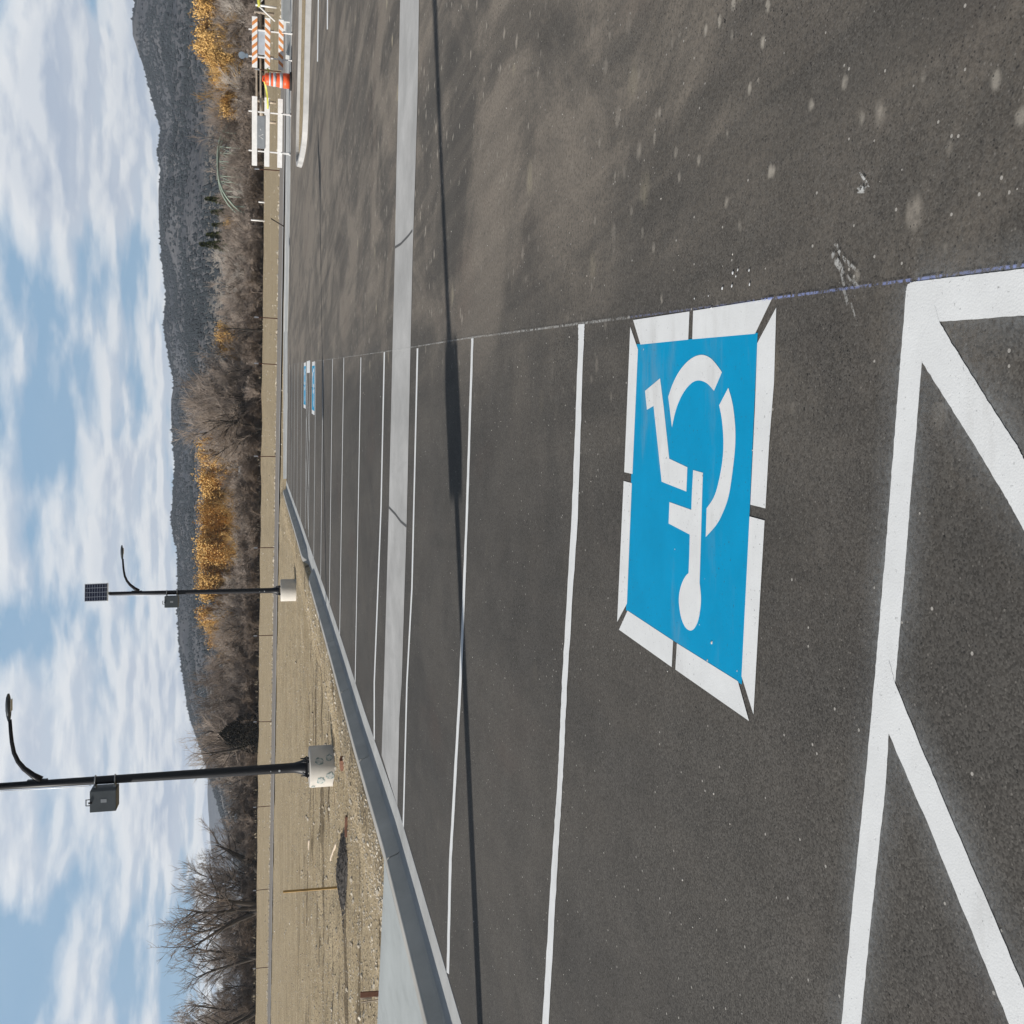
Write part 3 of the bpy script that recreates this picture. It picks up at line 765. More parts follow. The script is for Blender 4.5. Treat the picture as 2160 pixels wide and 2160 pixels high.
# stakes
def stake(name, pb, top, w, d, mats, lab, lean=(0, 0)):
    h = top
    e = empty(name, pb, lab, 'stake'); return e
b = G(712, 1872, -.05); hh = at(597, 1875, b.y).z - b.z
mb = MB(); Mx = Matrix.Translation(b) @ Matrix.Rotation(.015, 4, 'Y') @ Matrix.Rotation(.5, 4, 'Z')
mb.box((-.022, -.022, -.15), (.022, .022, hh), 0, Mx); o = mb.build('wooden_stake', M['wood'], bevel=.003)
tag(o, 'tall slim tan wooden stake standing in the dirt field', 'stake')
g = G(799, 2105, .0)
st = empty('broken_stake', g, 'short splintered brown stake at the edge of the sidewalk slab', 'stake')
mb = MB(); Mx = Matrix.Rotation(.06, 4, 'Y'); mb.box((.03, -.025, -.1), (.10, .0, .25), 0, Mx); mb.build('board', M['brown'], st, .004)
mb = MB(); mb.box((-.025, -.02, -.1), (-.012, .0, .235), 0, Matrix.Rotation(-.03, 4, 'Y')); mb.box((-.012, -.01, .09), (.012, .01, .24), 0, Matrix.Rotation(.09, 4, 'Y')); mb.build('lath', M['pale'], st, .003)

# ------------------------------------------------------------------ solar street lamps
def make_lamp():
    e = empty('solar_street_lamp', (0, 0, 0), 'x', 'street lamp', 'black solar street lamps along the curb')
    mb = MB(); mb.lathe([(.43, -.4), (.44, -.02), (.44, .50), (.43, .52), (.40, .525)], 40); mb.build('concrete_base', M['base'], e)
    bp = MB(); bp.lathe([(.19, .545), (.19, .575)], 4); bp = MB(); bp.box((-.19, -.19, .55), (.19, .19, .58)); bo = bp.build('base_plate', M['black'], e, .004)
    for sx in (-1, 1):
        for sy in (-1, 1):
            k = MB(); k.tube([(sx*.15, sy*.15, .5), (sx*.15, sy*.15, .70)], .014, 8); k.tube([(sx*.15, sy*.15, .581), (sx*.15, sy*.15, .615)], .03, 6); k.tube([(sx*.15, sy*.15, .53), (sx*.15, sy*.15, .549)], .03, 6); k.build('anchor_bolt', M['black'], bo)
    mb = MB(); mb.lathe([(.185, .581), (.175, .62), (.135, .72), (.108, .84), (.104, 1.0), (.092, 3.2), (.080, 5.2), (.068, 6.9), (.02, 6.92)], 24)
    po = mb.build('pole', M['black'], e)
    for z_, r_ in ((1.15, .022), (1.33, .010)): mb = MB(); mb.tube([(-.02, -.09, z_), (-.02, -.122, z_)], r_, 10); mb.build('ground_lug', M['alu'], po)
    mb = MB(); mb.tube([(-.088, -.02, 4.9), (-.105, -.02, 4.95), (-.085, -.02, 6.85)], .007, 6); mb.build('conduit', M['alu'], po)
    # battery box on the left of the pole
    bx = MB(); bx.box((-.56, -.34, 4.38), (-.13, .16, 4.88)); bo = bx.build('battery_box', M['dgrey'], e, .012)
    mb = MB(); mb.box((-.555, -.352, 4.385), (-.135, -.343, 4.875)); mb.build('box_door', M['dgrey'], bo, .003)
    mb = MB(); mb.box((-.37, -.356, 4.56), (-.30, -.353, 4.67)); mb.build('label_plate', M['greysign'], bo)
    mb = MB(); mb.tube([(-.42, -.33, 4.87), (-.42, -.33, 4.95), (-.30, -.33, 4.95), (-.30, -.33, 4.87)], .012, 6, smooth=False); mb.tube([(-.36, -.35, 4.84), (-.36, -.37, 4.9)], .02, 6); mb.build('latch', M['black'], bo)
    for z in (4.44, 4.82):
        mb = MB(); mb.lathe([(.105, -.012), (.105, .012)], 20, (0, 0, z)); mb.box((-.14, -.10, z - .02), (-.09, .10, z + .02)); mb.build('strap', M['steel'], po)
    # arm and luminaire
    mb = MB(); mb.box((.055, -.05, 5.72), (.095, .05, 6.10)); mb.build('arm_bracket', M['black'], e, .004)
    mb = MB()
    pts = [(.08, 0, 5.84), (.18, 0, 5.99), (.33, 0, 6.16), (.48, 0, 6.27), (.66, 0, 6.345), (.88, 0, 6.385), (1.10, 0, 6.405), (1.33, 0, 6.42)]
    mb.tube(pts, [.075, .062, .052, .045, .041, .038, .036, .034], 14); ao = mb.build('lamp_arm', M['black'], e)
    hd = MB()                                # cobra style head: flat shell with rounded nose
    sec = [(1.30, .035, .03, 0), (1.36, .06, .045, 0), (1.42, .105, .055, .0), (1.52, .135, .062, .004), (1.66, .135, .06, .008), (1.78, .105, .046, .012), (1.85, .05, .022, .014)]
    nn = 16; base = 0
    for (x, wy, hz_, dz) in sec:
        for k in range(nn):
            t = 2*math.pi*k/nn; cy, sz = math.cos(t), math.sin(t)
            zz = hz_ * sz if sz > 0 else hz_ * .55 * sz
            hd.v.append((x, wy*cy, 6.43 + dz + zz))
    for i in range(len(sec)-1):
        for k in range(nn):
            a = i*nn+k; b = i*nn+(k+1) % nn; hd.f.append((a, b, b+nn, a+nn)); hd.m.append(0); hd.sm.append(True)
    hd.f.append(tuple(range(nn))); hd.m.append(0); hd.sm.append(False); hd.f.append(tuple((len(sec)-1)*nn + k for k in reversed(range(nn)))); hd.m.append(0); hd.sm.append(False)
    ho = hd.build('lamp_head', M['dgrey'], e)
    mb = MB(); mb.box((1.50, -.09, 6.388), (1.74, .09, 6.40)); mb.build('lens', M['lens'], ho, .004)
    # solar panel facing the sunny side, tilted
    W, L, tilt = .68, 1.16, math.radians(38)
    Mx = Matrix.Translation((.06, -.02, 7.36)) @ Matrix.Rotation(.10, 4, 'Z') @ Matrix.Rotation(-tilt, 4, 'X')     # local X width, Z length, -Y face
    mb = MB()
    for lo, hi in (((-W/2, -.02, -L/2), (-W/2+.022, .02, L/2)), ((W/2-.022, -.02, -L/2), (W/2, .02, L/2)), ((-W/2+.0225, -.02, -L/2), (W/2-.0225, .02, -L/2+.022)), ((-W/2+.0225, -.02, L/2-.022), (W/2-.0225, .02, L/2))): mb.box(lo, hi, 0, Mx)
    so = mb.build('solar_panel', M['alu'], e)
    mb = MB(); mb.box((-W/2+.021, -.012, -L/2+.021), (W/2-.021, .010, L/2-.021), 0, Mx); mb.build('cell_sheet', M['cell'], so)
    mb = MB()
    for i in range(1, 4): x = -W/2 + W*i/4; mb.box((x-.005, -.0155, -L/2+.03), (x+.005, -.0125, L/2-.03), 0, Mx)
    for i in range(1, 9): z = -L/2 + L*i/9; mb.box((-W/2+.03, -.0165, z-.004), (W/2-.03, -.0128, z+.004), 0, Mx)
    mb.build('grid_lines', M['cellw'], so)
    mb = MB(); mb.box((-.03, -.03, 6.84), (.07, .06, 7.30)); mb.tube([(.02, .02, 7.02), (.05, -.16, 6.98)], .015, 8); mb.tube([(-.30, -.24, 6.935), (.40, -.24, 6.965)], .018, 8)
    mb.build('panel_mount', M['steel'], so)
    return e
lamp = make_lamp()
lamp.location = (-5.50, 21.9, -.10); lamp['label'] = 'nearer black solar street lamp, its concrete footing patched with teal grout'
lamp2 = copy_tree(lamp); lamp2.location = (-3.12, 40.7, -.04); lamp2['label'] = 'farther black solar street lamp with its whole panel in view'
lamp3 = copy_tree(lamp); lamp3.location = (-7.62, 6.35, -.10); lamp3['label'] = 'solar street lamp beyond the left edge, casting the long shadow across the stalls'
# grout patches on the nearer footing
bobj = [c for c in lamp.children if c.name.startswith('concrete_base')][0]
for ang, z, w, h in ((-62, .33, .12, .18), (-54, .12, .12, .14), (-120, .30, .15, .17), (-105, .10, .13, .17), (-150, .45, .13, .08)):
    m = 26; a0 = math.radians(ang); pp = MB()
    def q_(rad, kk, t):
        k = kk * (1 + .45*noise.noise((math.cos(t)*2.4, math.sin(t)*2.4, ang))); aa = a0 + (w*k*math.cos(t)) / .44 * .62
        return (rad*math.cos(aa), rad*math.sin(aa), z + h*.5*k*math.sin(t))
    for i in range(m):
        for kk, rad in ((1.0, .4425), (.86, .4445), (.62, .4445)): pp.v.append(q_(rad, kk, 2*math.pi*i/m))
    pp.v.append((.446*math.cos(a0), .446*math.sin(a0), z))
    for i in range(m):
        j = (i+1) % m
        for r_, mi in ((0, 0), (1, 0 if i % 7 < 3 else 1)): pp.f.append((i*3+r_, j*3+r_, j*3+r_+1, i*3+r_+1)); pp.m.append(mi); pp.sm.append(True)
        pp.f.append((i*3+2, j*3+2, 3*m)); pp.m.append(1); pp.sm.append(True)
    pp.build('grout_patch', [M['patch'], M['patchf']], bobj)

# ------------------------------------------------------------------ barricades, drum, signs
def striped_board(e, x0, x1, z, h, y0, stripes, name='board', kind=1):
    mb = MB(); mb.box((x0, y0-.015, z), (x1, y0+.015, z+h)); bo = mb.build(name, M['wplas'], e, .006)
    if stripes:
        s = MB(); x = x0 + .10; sl_ = h * .8
        while x + .15 + sl_ < x1 - .02:
            k = kind
            xa, xb = (x, x + sl_) if k > 0 else (x + sl_, x)
            s.add([(xa, y0-.0175, z+.004), (xa+.14, y0-.0175, z+.004), (xb+.14, y0-.0175, z+h-.004), (xb, y0-.0175, z+h-.004)], ((0,1,2,3),)); x += .29
        s.build('orange_stripes', M['ostripe'], bo)
    return bo
def barricade(loc, w, xs, label, striped, extra=None):
    e = empty('barricade', loc, label, 'barricade', 'road barricades')
    for x in xs:
        p = MB(); p.box((x-.028, -.026, .03), (x+.028, .026, 1.72)); p.build('upright', M['wplas'], e, .006)
        p = MB(); p.box((x-.03, -.62, .0), (x+.03, .62, .045)); p.tube([(x, -.45, .04), (x, -.03, .42)], .018, 6); p.tube([(x, .45, .04), (x, .03, .42)], .018, 6); p.build('foot', M['wplas'], e, .006)
    for i, (z, h) in enumerate(((1.37, .215), (.86, .215), (.33, .20))):
        striped_board(e, -w/2 + (.0 if i else extra or 0), w/2, z, h, -.045, striped, kind=1 if i else -1)
    return e
gl = G(612.5, 284); ba = barricade((gl.x, gl.y, 0), 2.75, (-.78, .78), 'plain white three-board barricade with a dark grey sign hung on it', False)
gr = G(615.2, 98); bb = barricade((gr.x, gr.y, 0), 1.90, (-.54, .46), 'orange and white striped three-board barricade with a warning lamp on top', True)
p = MB(); p.tube([(-.54, 0, 1.724), (-.54, 0, 1.80)], .03, 8); p.tube([(-.54, -.05, 1.98), (-.54, .05, 1.98)], .14, 18); p.box((-.62, -.055, 1.74), (-.46, .055, 1.84)); p.build('warning_light', M['glass'], bb)
s = MB(); s.box((-.66, -.10, 1.05), (.64, -.075, 1.375)); hs1 = s.build('hanging_sign', M['greysign'], bevel=.01)
tag(hs1, 'dark grey sign panel hung on the plain white barricade', 'sign')
for segs_ in ([(-.27, 1.12), (-.16, 1.30), (-.08, 1.12)], [(.06, 1.21), (.13, 1.235)]):
    s = MB(); s.tube([(q[0], -.1025, q[1]) for q in segs_], .011, 5, smooth=False); s.build('pale_mark', M['wplas'], hs1)
s = MB(); s.box((-.44, -.01, 1.07), (.50, .02, 1.37)); hs2 = s.build('hanging_sign', M['lgreysign'], bevel=.01)
tag(hs2, 'pale grey sign panel hung between the boards of the striped barricade', 'sign')
for o_ in (ba, bb): o_.rotation_euler = (0, 0, math.radians(-24))
for o_, g_ in ((hs1, gl), (hs2, gr)): o_.location = (g_.x, g_.y, 0); o_.rotation_euler = (0, 0, math.radians(-24))
# drum
gd = G(615.2, 172)
dm = empty('traffic_drum', (gd.x, gd.y, 0), 'orange traffic drum with silver bands between the two barricades', 'traffic drum')
mb = MB(); mb.lathe([(.36, 0), (.36, .07), (.30, .09)], 24); mb.build('rubber_base', M['rubber'], dm)
mb = MB(); mb.lathe([(.295, .09), (.292, .34), (.275, .345), (.270, .56), (.262, .565), (.255, .80), (.245, .805), (.24, 1.0), (.20, 1.06), (.12, 1.08)], 28); mb.build('barrel', M['orange'], dm)
for r0, r1, z0, z1 in ((.295, .293, .36, .48), (.276, .272, .62, .74), (.262, .257, .83, .91)):
    mb = MB(); mb.tube([(0, 0, z0), (0, 0, z1)], [r0, r1], 28); mb.build('reflective_band', M['wstripe'], dm)
mb = MB(); mb.tube([(-.10, 0, 1.06), (-.10, 0, 1.15), (.10, 0, 1.15), (.10, 0, 1.06)], .03, 8); mb.build('handle', M['orange'], dm)
# caution tape
def tape(a, b, sag, lab):
    mb = MB(); n = 14; h = .035
    for i in range(n + 1):
        t = i/n; p = a.lerp(b, t); p.z -= sag * 4*t*(1-t); tw = .012 * math.sin(t*9)
        mb.v += [(p.x, p.y - tw, p.z - h), (p.x, p.y + tw, p.z + h), (p.x, p.y + tw + .003, p.z + h), (p.x, p.y - tw + .003, p.z - h)]
    for i in range(n):
        for k in range(4): a_ = i*4+k; b_ = i*4+(k+1) % 4; mb.f.append((a_, b_, b_+4, a_+4)); mb.m.append(0); mb.sm.append(False)
    tag(mb.build('caution_tape', M['yellow']), lab, 'tape')
tape(Vector((gd.x - .1, gd.y - .02, 1.10)), Vector((gl.x + .80, gl.y - .40, .95)), .05, 'yellow tape stretched from the drum to the plain white barricade')
tape(Vector((gd.x + .1, gd.y - .02, 1.07)), Vector((gr.x - .86, gr.y + .33, .98)), .10, 'yellow tape stretched from the drum to the striped barricade')
# delineator posts along the far road edge
def make_post():
    e = empty('delineator_post', (0, 0, 0), 'x', 'marker post', 'marker posts along the far edge of the road')
    mb = MB(); mb.box((-.028, -.012, -.2), (.028, .012, 1.25)); mb.build('post', M['brown'], e)
    mb = MB(); mb.box((-.04, -.022, 1.20), (.04, -.013, 1.42)); mb.box((-.03, -.013, 1.16), (.03, .012, 1.42)); mb.build('reflector', M['wstripe'], e)
    return e
ppx = [152, 360, 672, 769, 963, 1155, 1340, 1522, 1700, 1875, 2040]
post = None
names = ['beside the orange drum', 'left of the plain white barricade', 'standing before a dark forked tree', 'beyond the far blue symbols', 'near the pale shed', 'between the far lamp and the curb end', 'left of the far lamp', 'in front of the dark evergreen bush', 'left of the near lamp', 'in front of the tall spreading tree', 'closest to the left end of the road']
for y, nm in zip(ppx, names):
    X = 0.0
    for _ in range(12): X = (1080 - y) / F * ((road_near(X) + 9.7) * cp + (CH) * sp) 
    Y = road_near(X) + 9.7
    o = make_post() if post is None else copy_tree(post)
    post = post or o
    o.location = (X, Y, zf(X, Y, False)); o.rotation_euler = (0, R.uniform(-.03, .03), .2)
    o['label'] = 'thin roadside marker post with pale reflector, ' + nm
# leaning dark stake beyond the lot
a = at(572, 459, 51.0); b = G(598, 477, .05)
mb = MB(); mb.tube([b, Vector((a.x, b.y + .3, a.z))], .028, 8); tag(mb.build('leaning_stake', M['dark']), 'dark stake leaning steeply at the verge beyond the lot', 'stake')
# rail fence behind the barricades
fe = empty('rail_fence', (0, 0, 0), 'low wooden rail fence with dark pickets behind the barricades', 'fence')
def fp(y, x, Y=74.0): return at(x, y, Y)
for xx in (541, 549.5):
    p0_, p1_ = fp(-60, xx), fp(246, xx + .5); mb = MB(); mb.tube([p0_, p1_], .07, 6); mb.build('rail', M['rail'], fe)
for y in (-30, 25, 62, 118, 212):
    p_ = fp(y, 536); mb = MB(); mb.tube([(p_.x, p_.y, -.2), (p_.x, p_.y, p_.z)], .11, 8); mb.build('post', M['rail'], fe)
for y in (128, 136, 144, 152, 160, 166, 171, 176, 181, 186, 191):
    a_ = fp(y, 543, 74.15); b_ = fp(y, 552, 74.15); w = .13 if y < 160 else .08
    mb = MB(); mb.box((a_.x - w, 74.12, b_.z), (a_.x + w, 74.20, a_.z)); mb.build('picket', M['dark'], fe)
# pale log / beam by the fence
mb = MB(); mb.tube([at(552, 208, 68), at(552, 262, 68)], .13, 10); mb.tube([at(552, 214, 68) , Vector((at(552, 214, 68).x, 68, -.1))], .1, 8); mb.tube([at(552, 256, 68) , Vector((at(552, 256, 68).x, 68, -.1))], .1, 8); tag(mb.build('timber_rail', M['pale']), 'pale timber beam on two short legs behind the plain white barricade', 'barrier')
# white and yellow gate at the far right
gt = empty('gate', (0, 0, 0), 'small white and yellow gate at the far right verge', 'gate')
mb = MB(); mb.tube([at(546, -40, 66), at(546, 14, 66)], .10, 8); mb.build('rail', M['yellow'], gt)
mb = MB(); p_ = at(544, 11, 66); mb.tube([(p_.x, 66, -.1), (p_.x, 66, p_.z + .15)], .07, 8); mb.tube([p_, (p_.x - .8, 66.2, .1)], .05, 6); mb.tube([p_, (p_.x + .7, 66, p_.z - .5)], .05, 6); mb.build('frame', M['wplas'], gt)

# ------------------------------------------------------------------ trees
def limb(mb, p, d, L, r0, r1, n, rnd, bend=.25, grav=0.0, sides=5):
    pts = [p.copy()]; q = p.copy(); dd = d.normalized(); rads = [r0]
    for i in range(n):
        dd = (dd + Vector((rnd.uniform(-1,1), rnd.uniform(-1,1), rnd.uniform(-1,1))) * bend + Vector((0,0,grav))).normalized()
        q = q + dd * (L / n); pts.append(q.copy()); rads.append(lerp(r0, r1, (i+1)/n))
    mb.tube(pts, rads, sides, 0, False, True)
    return pts, dd
def rdir(d, ang, rnd):
    a = d.orthogonal().normalized(); b = d.cross(a); t = rnd.uniform(0, 2*math.pi)
    return (d * math.cos(ang) + (a*math.cos(t) + b*math.sin(t)) * math.sin(ang)).normalized()
def bare_tree_meshes(seed, H=8.0, stems=2, spread=.45, dense=1.0, low=.25, trunkr=.16, tw=.013, up=.05):
    rnd = random.Random(seed); tr, cr = MB(), MB()
    for s in range(stems):
        d = Vector((rnd.uniform(-1,1)*spread, rnd.uniform(-1,1)*spread, 1)).normalized()
        pts, dd = limb(tr, Vector((rnd.uniform(-.3,.3)*(stems > 1), rnd.uniform(-.3,.3)*(stems > 1), -.2)), d, H*.72*rnd.uniform(.85,1.1), trunkr/math.sqrt(stems)*1.2, .03, 7, rnd, .14, .02, 6)
        n1 = int(rnd.randint(8, 10))
        for i in range(n1):
            k = lerp(low, .98, i / n1) * (len(pts)-1); j = int(k); base = pts[j].lerp(pts[min(j+1, len(pts)-1)], k-j)
            d1 = rdir((pts[min(j+1, len(pts)-1)] - pts[max(0, j-1)]).normalized(), rnd.uniform(.4, 1.0), rnd)
            L1 = H * .36 * rnd.uniform(.6, 1.1) * (1.1 - .5*i/n1)
            p1, e1 = limb(tr, base, d1, L1, .045, .018, 4, rnd, .22, up, 4)
            for m in range(int(7*dense)):
                kk = rnd.uniform(.2, 1.0) * (len(p1)-1); jj = int(kk); b2 = p1[jj].lerp(p1[min(jj+1, len(p1)-1)], kk-jj)
                d2 = rdir(e1, rnd.uniform(.3, .95), rnd); L2 = H * .17 * rnd.uniform(.6, 1.2)
                p2, e2 = limb(cr, b2, d2, L2, .017, .010, 3, rnd, .25, up*1.4, 3)
                for q in range(int(9*dense)):
                    b3 = p2[rnd.randint(0, len(p2)-2)].lerp(p2[-1], rnd.random()); d3 = rdir(e2, rnd.uniform(.2, .9), rnd)
                    limb(cr, b3, d3, H * .085 * rnd.uniform(.5, 1.4), tw, tw*.5, 2, rnd, .2, up*1.5, 3)
    return tr, cr
def leaf_tree_meshes(seed, H=8.0, n=2600, w=2.2, size=.22):
    rnd = random.Random(seed); tr, cr = MB(), MB()
    pts, dd = limb(tr, Vector((0,0,-.2)), Vector((0,0,1)), H*.85, .16, .03, 6, rnd, .1, 0, 6)
    ends = []
    for i in range(22):
        k = lerp(.3, 1, i/22) * (len(pts)-1); j = int(k); base = pts[j].lerp(pts[min(j+1, len(pts)-1)], k-j)
        p1, e = limb(tr, base, rdir(Vector((0,0,1)), rnd.uniform(.35, 1.1), rnd), w*rnd.uniform(.5, 1.1), .04, .012, 4, rnd, .2, .06, 4); ends += p1[1:]
    for i in range(n):
        c = rnd.choice(ends) + Vector((rnd.gauss(0,.38), rnd.gauss(0,.38), rnd.gauss(.1,.5)))
        a = Vector((rnd.uniform(-1,1), rnd.uniform(-1,1), rnd.uniform(-1,1))).normalized() * size * rnd.uniform(.5, 1.2); b = a.orthogonal().normalized() * size * rnd.uniform(.4, .9)
        cr.add([c-a, c+b, c+a, c-b], ((0,1,2,3),))
    return tr, cr
def conifer_meshes(seed, H=8.0):
    rnd = random.Random(seed); tr, cr = MB(), MB()
    tr.tube([(0,0,-.2), (0,0,H)], [.16, .02], 6)
    z = H*.15
    while z < H*.99:
        rr = (1 - z/H) * H*.27 + .14; nb = 11
        for k in range(nb):
            t = rnd.uniform(0, 2*math.pi); L = rr * rnd.uniform(.6, 1.15)
            for m in range(5):
                f = (m+1)/5*L; c = Vector((math.cos(t)*f, math.sin(t)*f, z - f*.28 + rnd.uniform(-.06,.06)))
                d = Vector((math.cos(t + rnd.uniform(-.6,.6)), math.sin(t + rnd.uniform(-.6,.6)), -.2)) * .24; s_ = Vector((-d.y, d.x, rnd.uniform(-.1,.1))) * .45
                cr.add([c - s_, c + d, c + s_, c - d*.5], ((0,1,2,3),)); cr.add([c + Vector((0,0,.09)), c + d, c + Vector((0,0,-.09)), c - d*.5], ((0,1,2,3),))
        z += .17
    return tr, cr
def shrub_mesh(seed, H=2.6, n=26, tw=.014):
    rnd = random.Random(seed); st, cr = MB(), MB()
    for i in range(n):
        d = Vector((rnd.uniform(-.7,.7), rnd.uniform(-.7,.7), 1)).normalized()
        p, e = limb(st, Vector((rnd.uniform(-.8,.8), rnd.uniform(-.5,.5), -.1)), d, H*rnd.uniform(.5,1), .024, .010, 4, rnd, .2, .03, 4)
        for q in range(20):
            b = p[rnd.randint(1, len(p)-2)].lerp(p[-1], rnd.random()); p2, e2 = limb(cr, b, rdir(e, rnd.uniform(.3,1.1), rnd), H*.26*rnd.uniform(.5,1.2), tw, tw*.6, 2, rnd, .3, .03, 3)
            for m in range(3): limb(cr, p2[1], rdir(e2, rnd.uniform(.3,1), rnd), H*.13*rnd.uniform(.5,1.2), tw*.8, tw*.5, 1, rnd, .3, .0, 3)
    return st, cr
BIN = []
def proto(name, ms, trunk_mat, crown_mat, parts=('trunk', 'crown'), native=8.0):
    e = bpy.data.objects.new(name, None); C.objects.link(e); e.empty_display_size = .5
    if native:
        k = native / max(sorted([v[2] for v in ms[1].v])[int(len(ms[1].v)*.985)], .1)
        for q in ms: q.v = [tuple(c*k for c in v) for v in q.v]
    ms[0].build(parts[0], trunk_mat, e); ms[1].build(parts[1], crown_mat, e); e['used'] = 0
    return e
PRO = {}
for i, (kw, tm, cm) in enumerate([
    (dict(seed=1, stems=2), 'bark', 'twig'), (dict(seed=2, stems=3, spread=.5), 'bark', 'twig'), (dict(seed=3, stems=1, spread=.2, low=.15), 'bark', 'twigl'),
    (dict(seed=4, stems=3, spread=.6, low=.15), 'bark', 'twig'), (dict(seed=5, stems=2, spread=.35), 'bark', 'twigl'), (dict(seed=6, stems=4, spread=.5, dense=.9, low=.1), 'bark', 'twigd')]):
    PRO['bare%d' % i] = proto('bare_tree', bare_tree_meshes(**kw), M[tm], M[cm])
PRO['ochre0'] = proto('autumn_tree', bare_tree_meshes(14, 8.0, 3, .5, 1.0, .15), M['bark'], M['goldt'])
for i in range(3): PRO['gold%d' % i] = proto('autumn_tree', leaf_tree_meshes(20 + i, n=4600, size=.15), M['bark'], M['gold'])
PRO['con'] = proto('conifer', conifer_meshes(31), M['bark'], M['needle'])
for i in range(3): PRO['shrub%d' % i] = proto('bare_shrub', shrub_mesh(40 + i), M['twigd'], M[('twigd', 'twig', 'twigd')[i]], ('stems', 'twigs'), 2.6)
def plant(key, X, Y, H, label, cat, group, native=8.0, wide=1.0, name=None):
    p = PRO[key]
    if not p['used']: o = p; p['used'] = 1
    else:
        o = copy_tree(p)
    if name: o.name = name
    s = H / native
    o.location = (X, Y, zf(X, Y, False) - .05); o.scale = (s*wide, s*wide, s); o.rotation_euler = (0, 0, R.uniform(0, 6.28))
    tag(o, label, cat, group); return o
TOP = [(-60, 440), (0, 428), (90, 425), (120, 440), (190, 415), (300, 416), (360, 432), (420, 452), (480, 470), (540, 440), (580, 434), (620, 448), (700, 462), (740, 462), (775, 425), (800, 402), (850, 391), (900, 402), (950, 440), (1000, 455),
       (1100, 460), (1250, 455), (1300, 420), (1330, 410), (1380, 432), (1430, 412), (1460, 404), (1510, 412), (1560, 395), (1610, 405), (1660, 395), (1715, 440), (1760, 425), (1800, 372), (1830, 347), (1870, 337), (1920, 356), (1960, 372), (2010, 362), (2080, 368), (2140, 352), (2220, 360)]
def px_x(y, Y): return (1080 - y) / F * (Y * cp + CH * sp)
bare_lab = {'bare0': 'bare grey-brown tree in the leafless belt behind the road', 'bare1': 'bare several-stemmed grey-brown tree in the leafless belt behind the road', 'bare2': 'pale twiggy leafless tree in the belt behind the road',
            'bare3': 'wide low-branching leafless tree in the belt behind the road', 'bare4': 'pale two-stemmed leafless tree in the belt behind the road', 'bare5': 'dark brown many-stemmed leafless tree in the belt behind the road'}
y = -70
row = 0
cnt = 0
for row, (dY, step, lowk) in enumerate(((1.5, 52, .72), (6.0, 46, .88), (11.0, 44, 1.0))):
    y = -80 + row * 21
    while y < 2240:
        yy = y + R.uniform(-14, 14); X = 0; Y = 130
        for _ in range(6): Y = tree_y(X) + dY; X = px_x(yy, Y)
        Y += R.uniform(-1.5, 2.0)
        top = at(interp(TOP, yy), yy, Y).z - zf(X, Y, False)
        H = max(3.2, top * lowk * R.uniform(.78, 1.05))
        if 1716 < yy < 1775: H *= .62
        if (1490 < yy < 1600 or 238 < yy < 290) and row == 0: y += step; continue
        ks = ['bare0', 'bare1', 'bare3', 'bare5', 'bare4', 'bare2']
        if yy > 1600:
            if row > 0 and R.random() < .45: y += step; continue
            H *= R.uniform(.60, .9)
        key = R.choice(ks[:4] if yy > 1480 else ks)
        if 1290 < yy < 1350 and row > 0: key = 'bare2'
        if (60 < yy < 265 or 920 < yy < 1330 or 690 < yy < 745) and row > 0 and R.random() < .5:
            plant('ochre0', X, Y, H, 'ochre-twigged autumn tree with few leaves left, among the bare trees', 'tree', 'ochre autumn trees among the bare trees', wide=R.uniform(.9, 1.2)); y += step * R.uniform(.8, 1.2); continue
        plant(key, X, Y, H, bare_lab[key], 'tree', 'bare trees along the far side of the road', wide=R.uniform(.9, 1.25) * (1.15 if H < 6 else 1.0))
        cnt += 1
        y += step * R.uniform(.8, 1.2)
# golden trees further back
for lo, hi, tp, n in ((-60, 30, 424, 5), (30, 125, 413, 7), (100, 175, 448, 5), (175, 262, 470, 6), (456, 480, 468, 1), (688, 745, 458, 4), (855, 905, 430, 3), (940, 1000, 421, 6), (1000, 1120, 424, 11), (1120, 1290, 422, 16), (1290, 1350, 436, 5), (1375, 1400, 470, 1)):
    for k in range(n):
        yy = lerp(lo, hi, (k + .5) / n) + R.uniform(-6, 6); X = 0
        for _ in range(6): Y = tree_y(X) + (16 if tp < 440 else 4.0 if yy < 265 else 9.5); X = px_x(yy, Y)
        Y += R.uniform(-1.5, 2.5)
        H = at(tp + R.uniform(-5, 12), yy, Y).z - zf(X, Y, False)
        plant('gold%d' % R.randint(0, 2), X, Y, H, 'tree with golden autumn leaves rising behind the bare trees', 'tree', 'golden autumn trees behind the bare trees', wide=R.uniform(.8, 1.05))
# dark undergrowth along the edge of the bank
for row, (dY, lo, hi) in enumerate(((-1.2, 1.2, 2.6), (.8, 2.0, 3.4))):
    y = -60 - row * 9
    while y < 2230:
        X = 0
        for _ in range(6): Y = tree_y(X) + dY; X = px_x(y, Y)
        k = R.randint(0, 2)
        plant('shrub%d' % k, X, Y + R.uniform(-.6, .8), R.uniform(lo, hi), ['dark leafless shrub at the foot of the tree belt', 'grey leafless shrub at the foot of the tree belt', 'brown leafless shrub at the foot of the tree belt'][k], 'shrub', 'leafless shrubs at the foot of the tree belt', native=2.6, wide=1.35)
        y += R.uniform(17, 27)
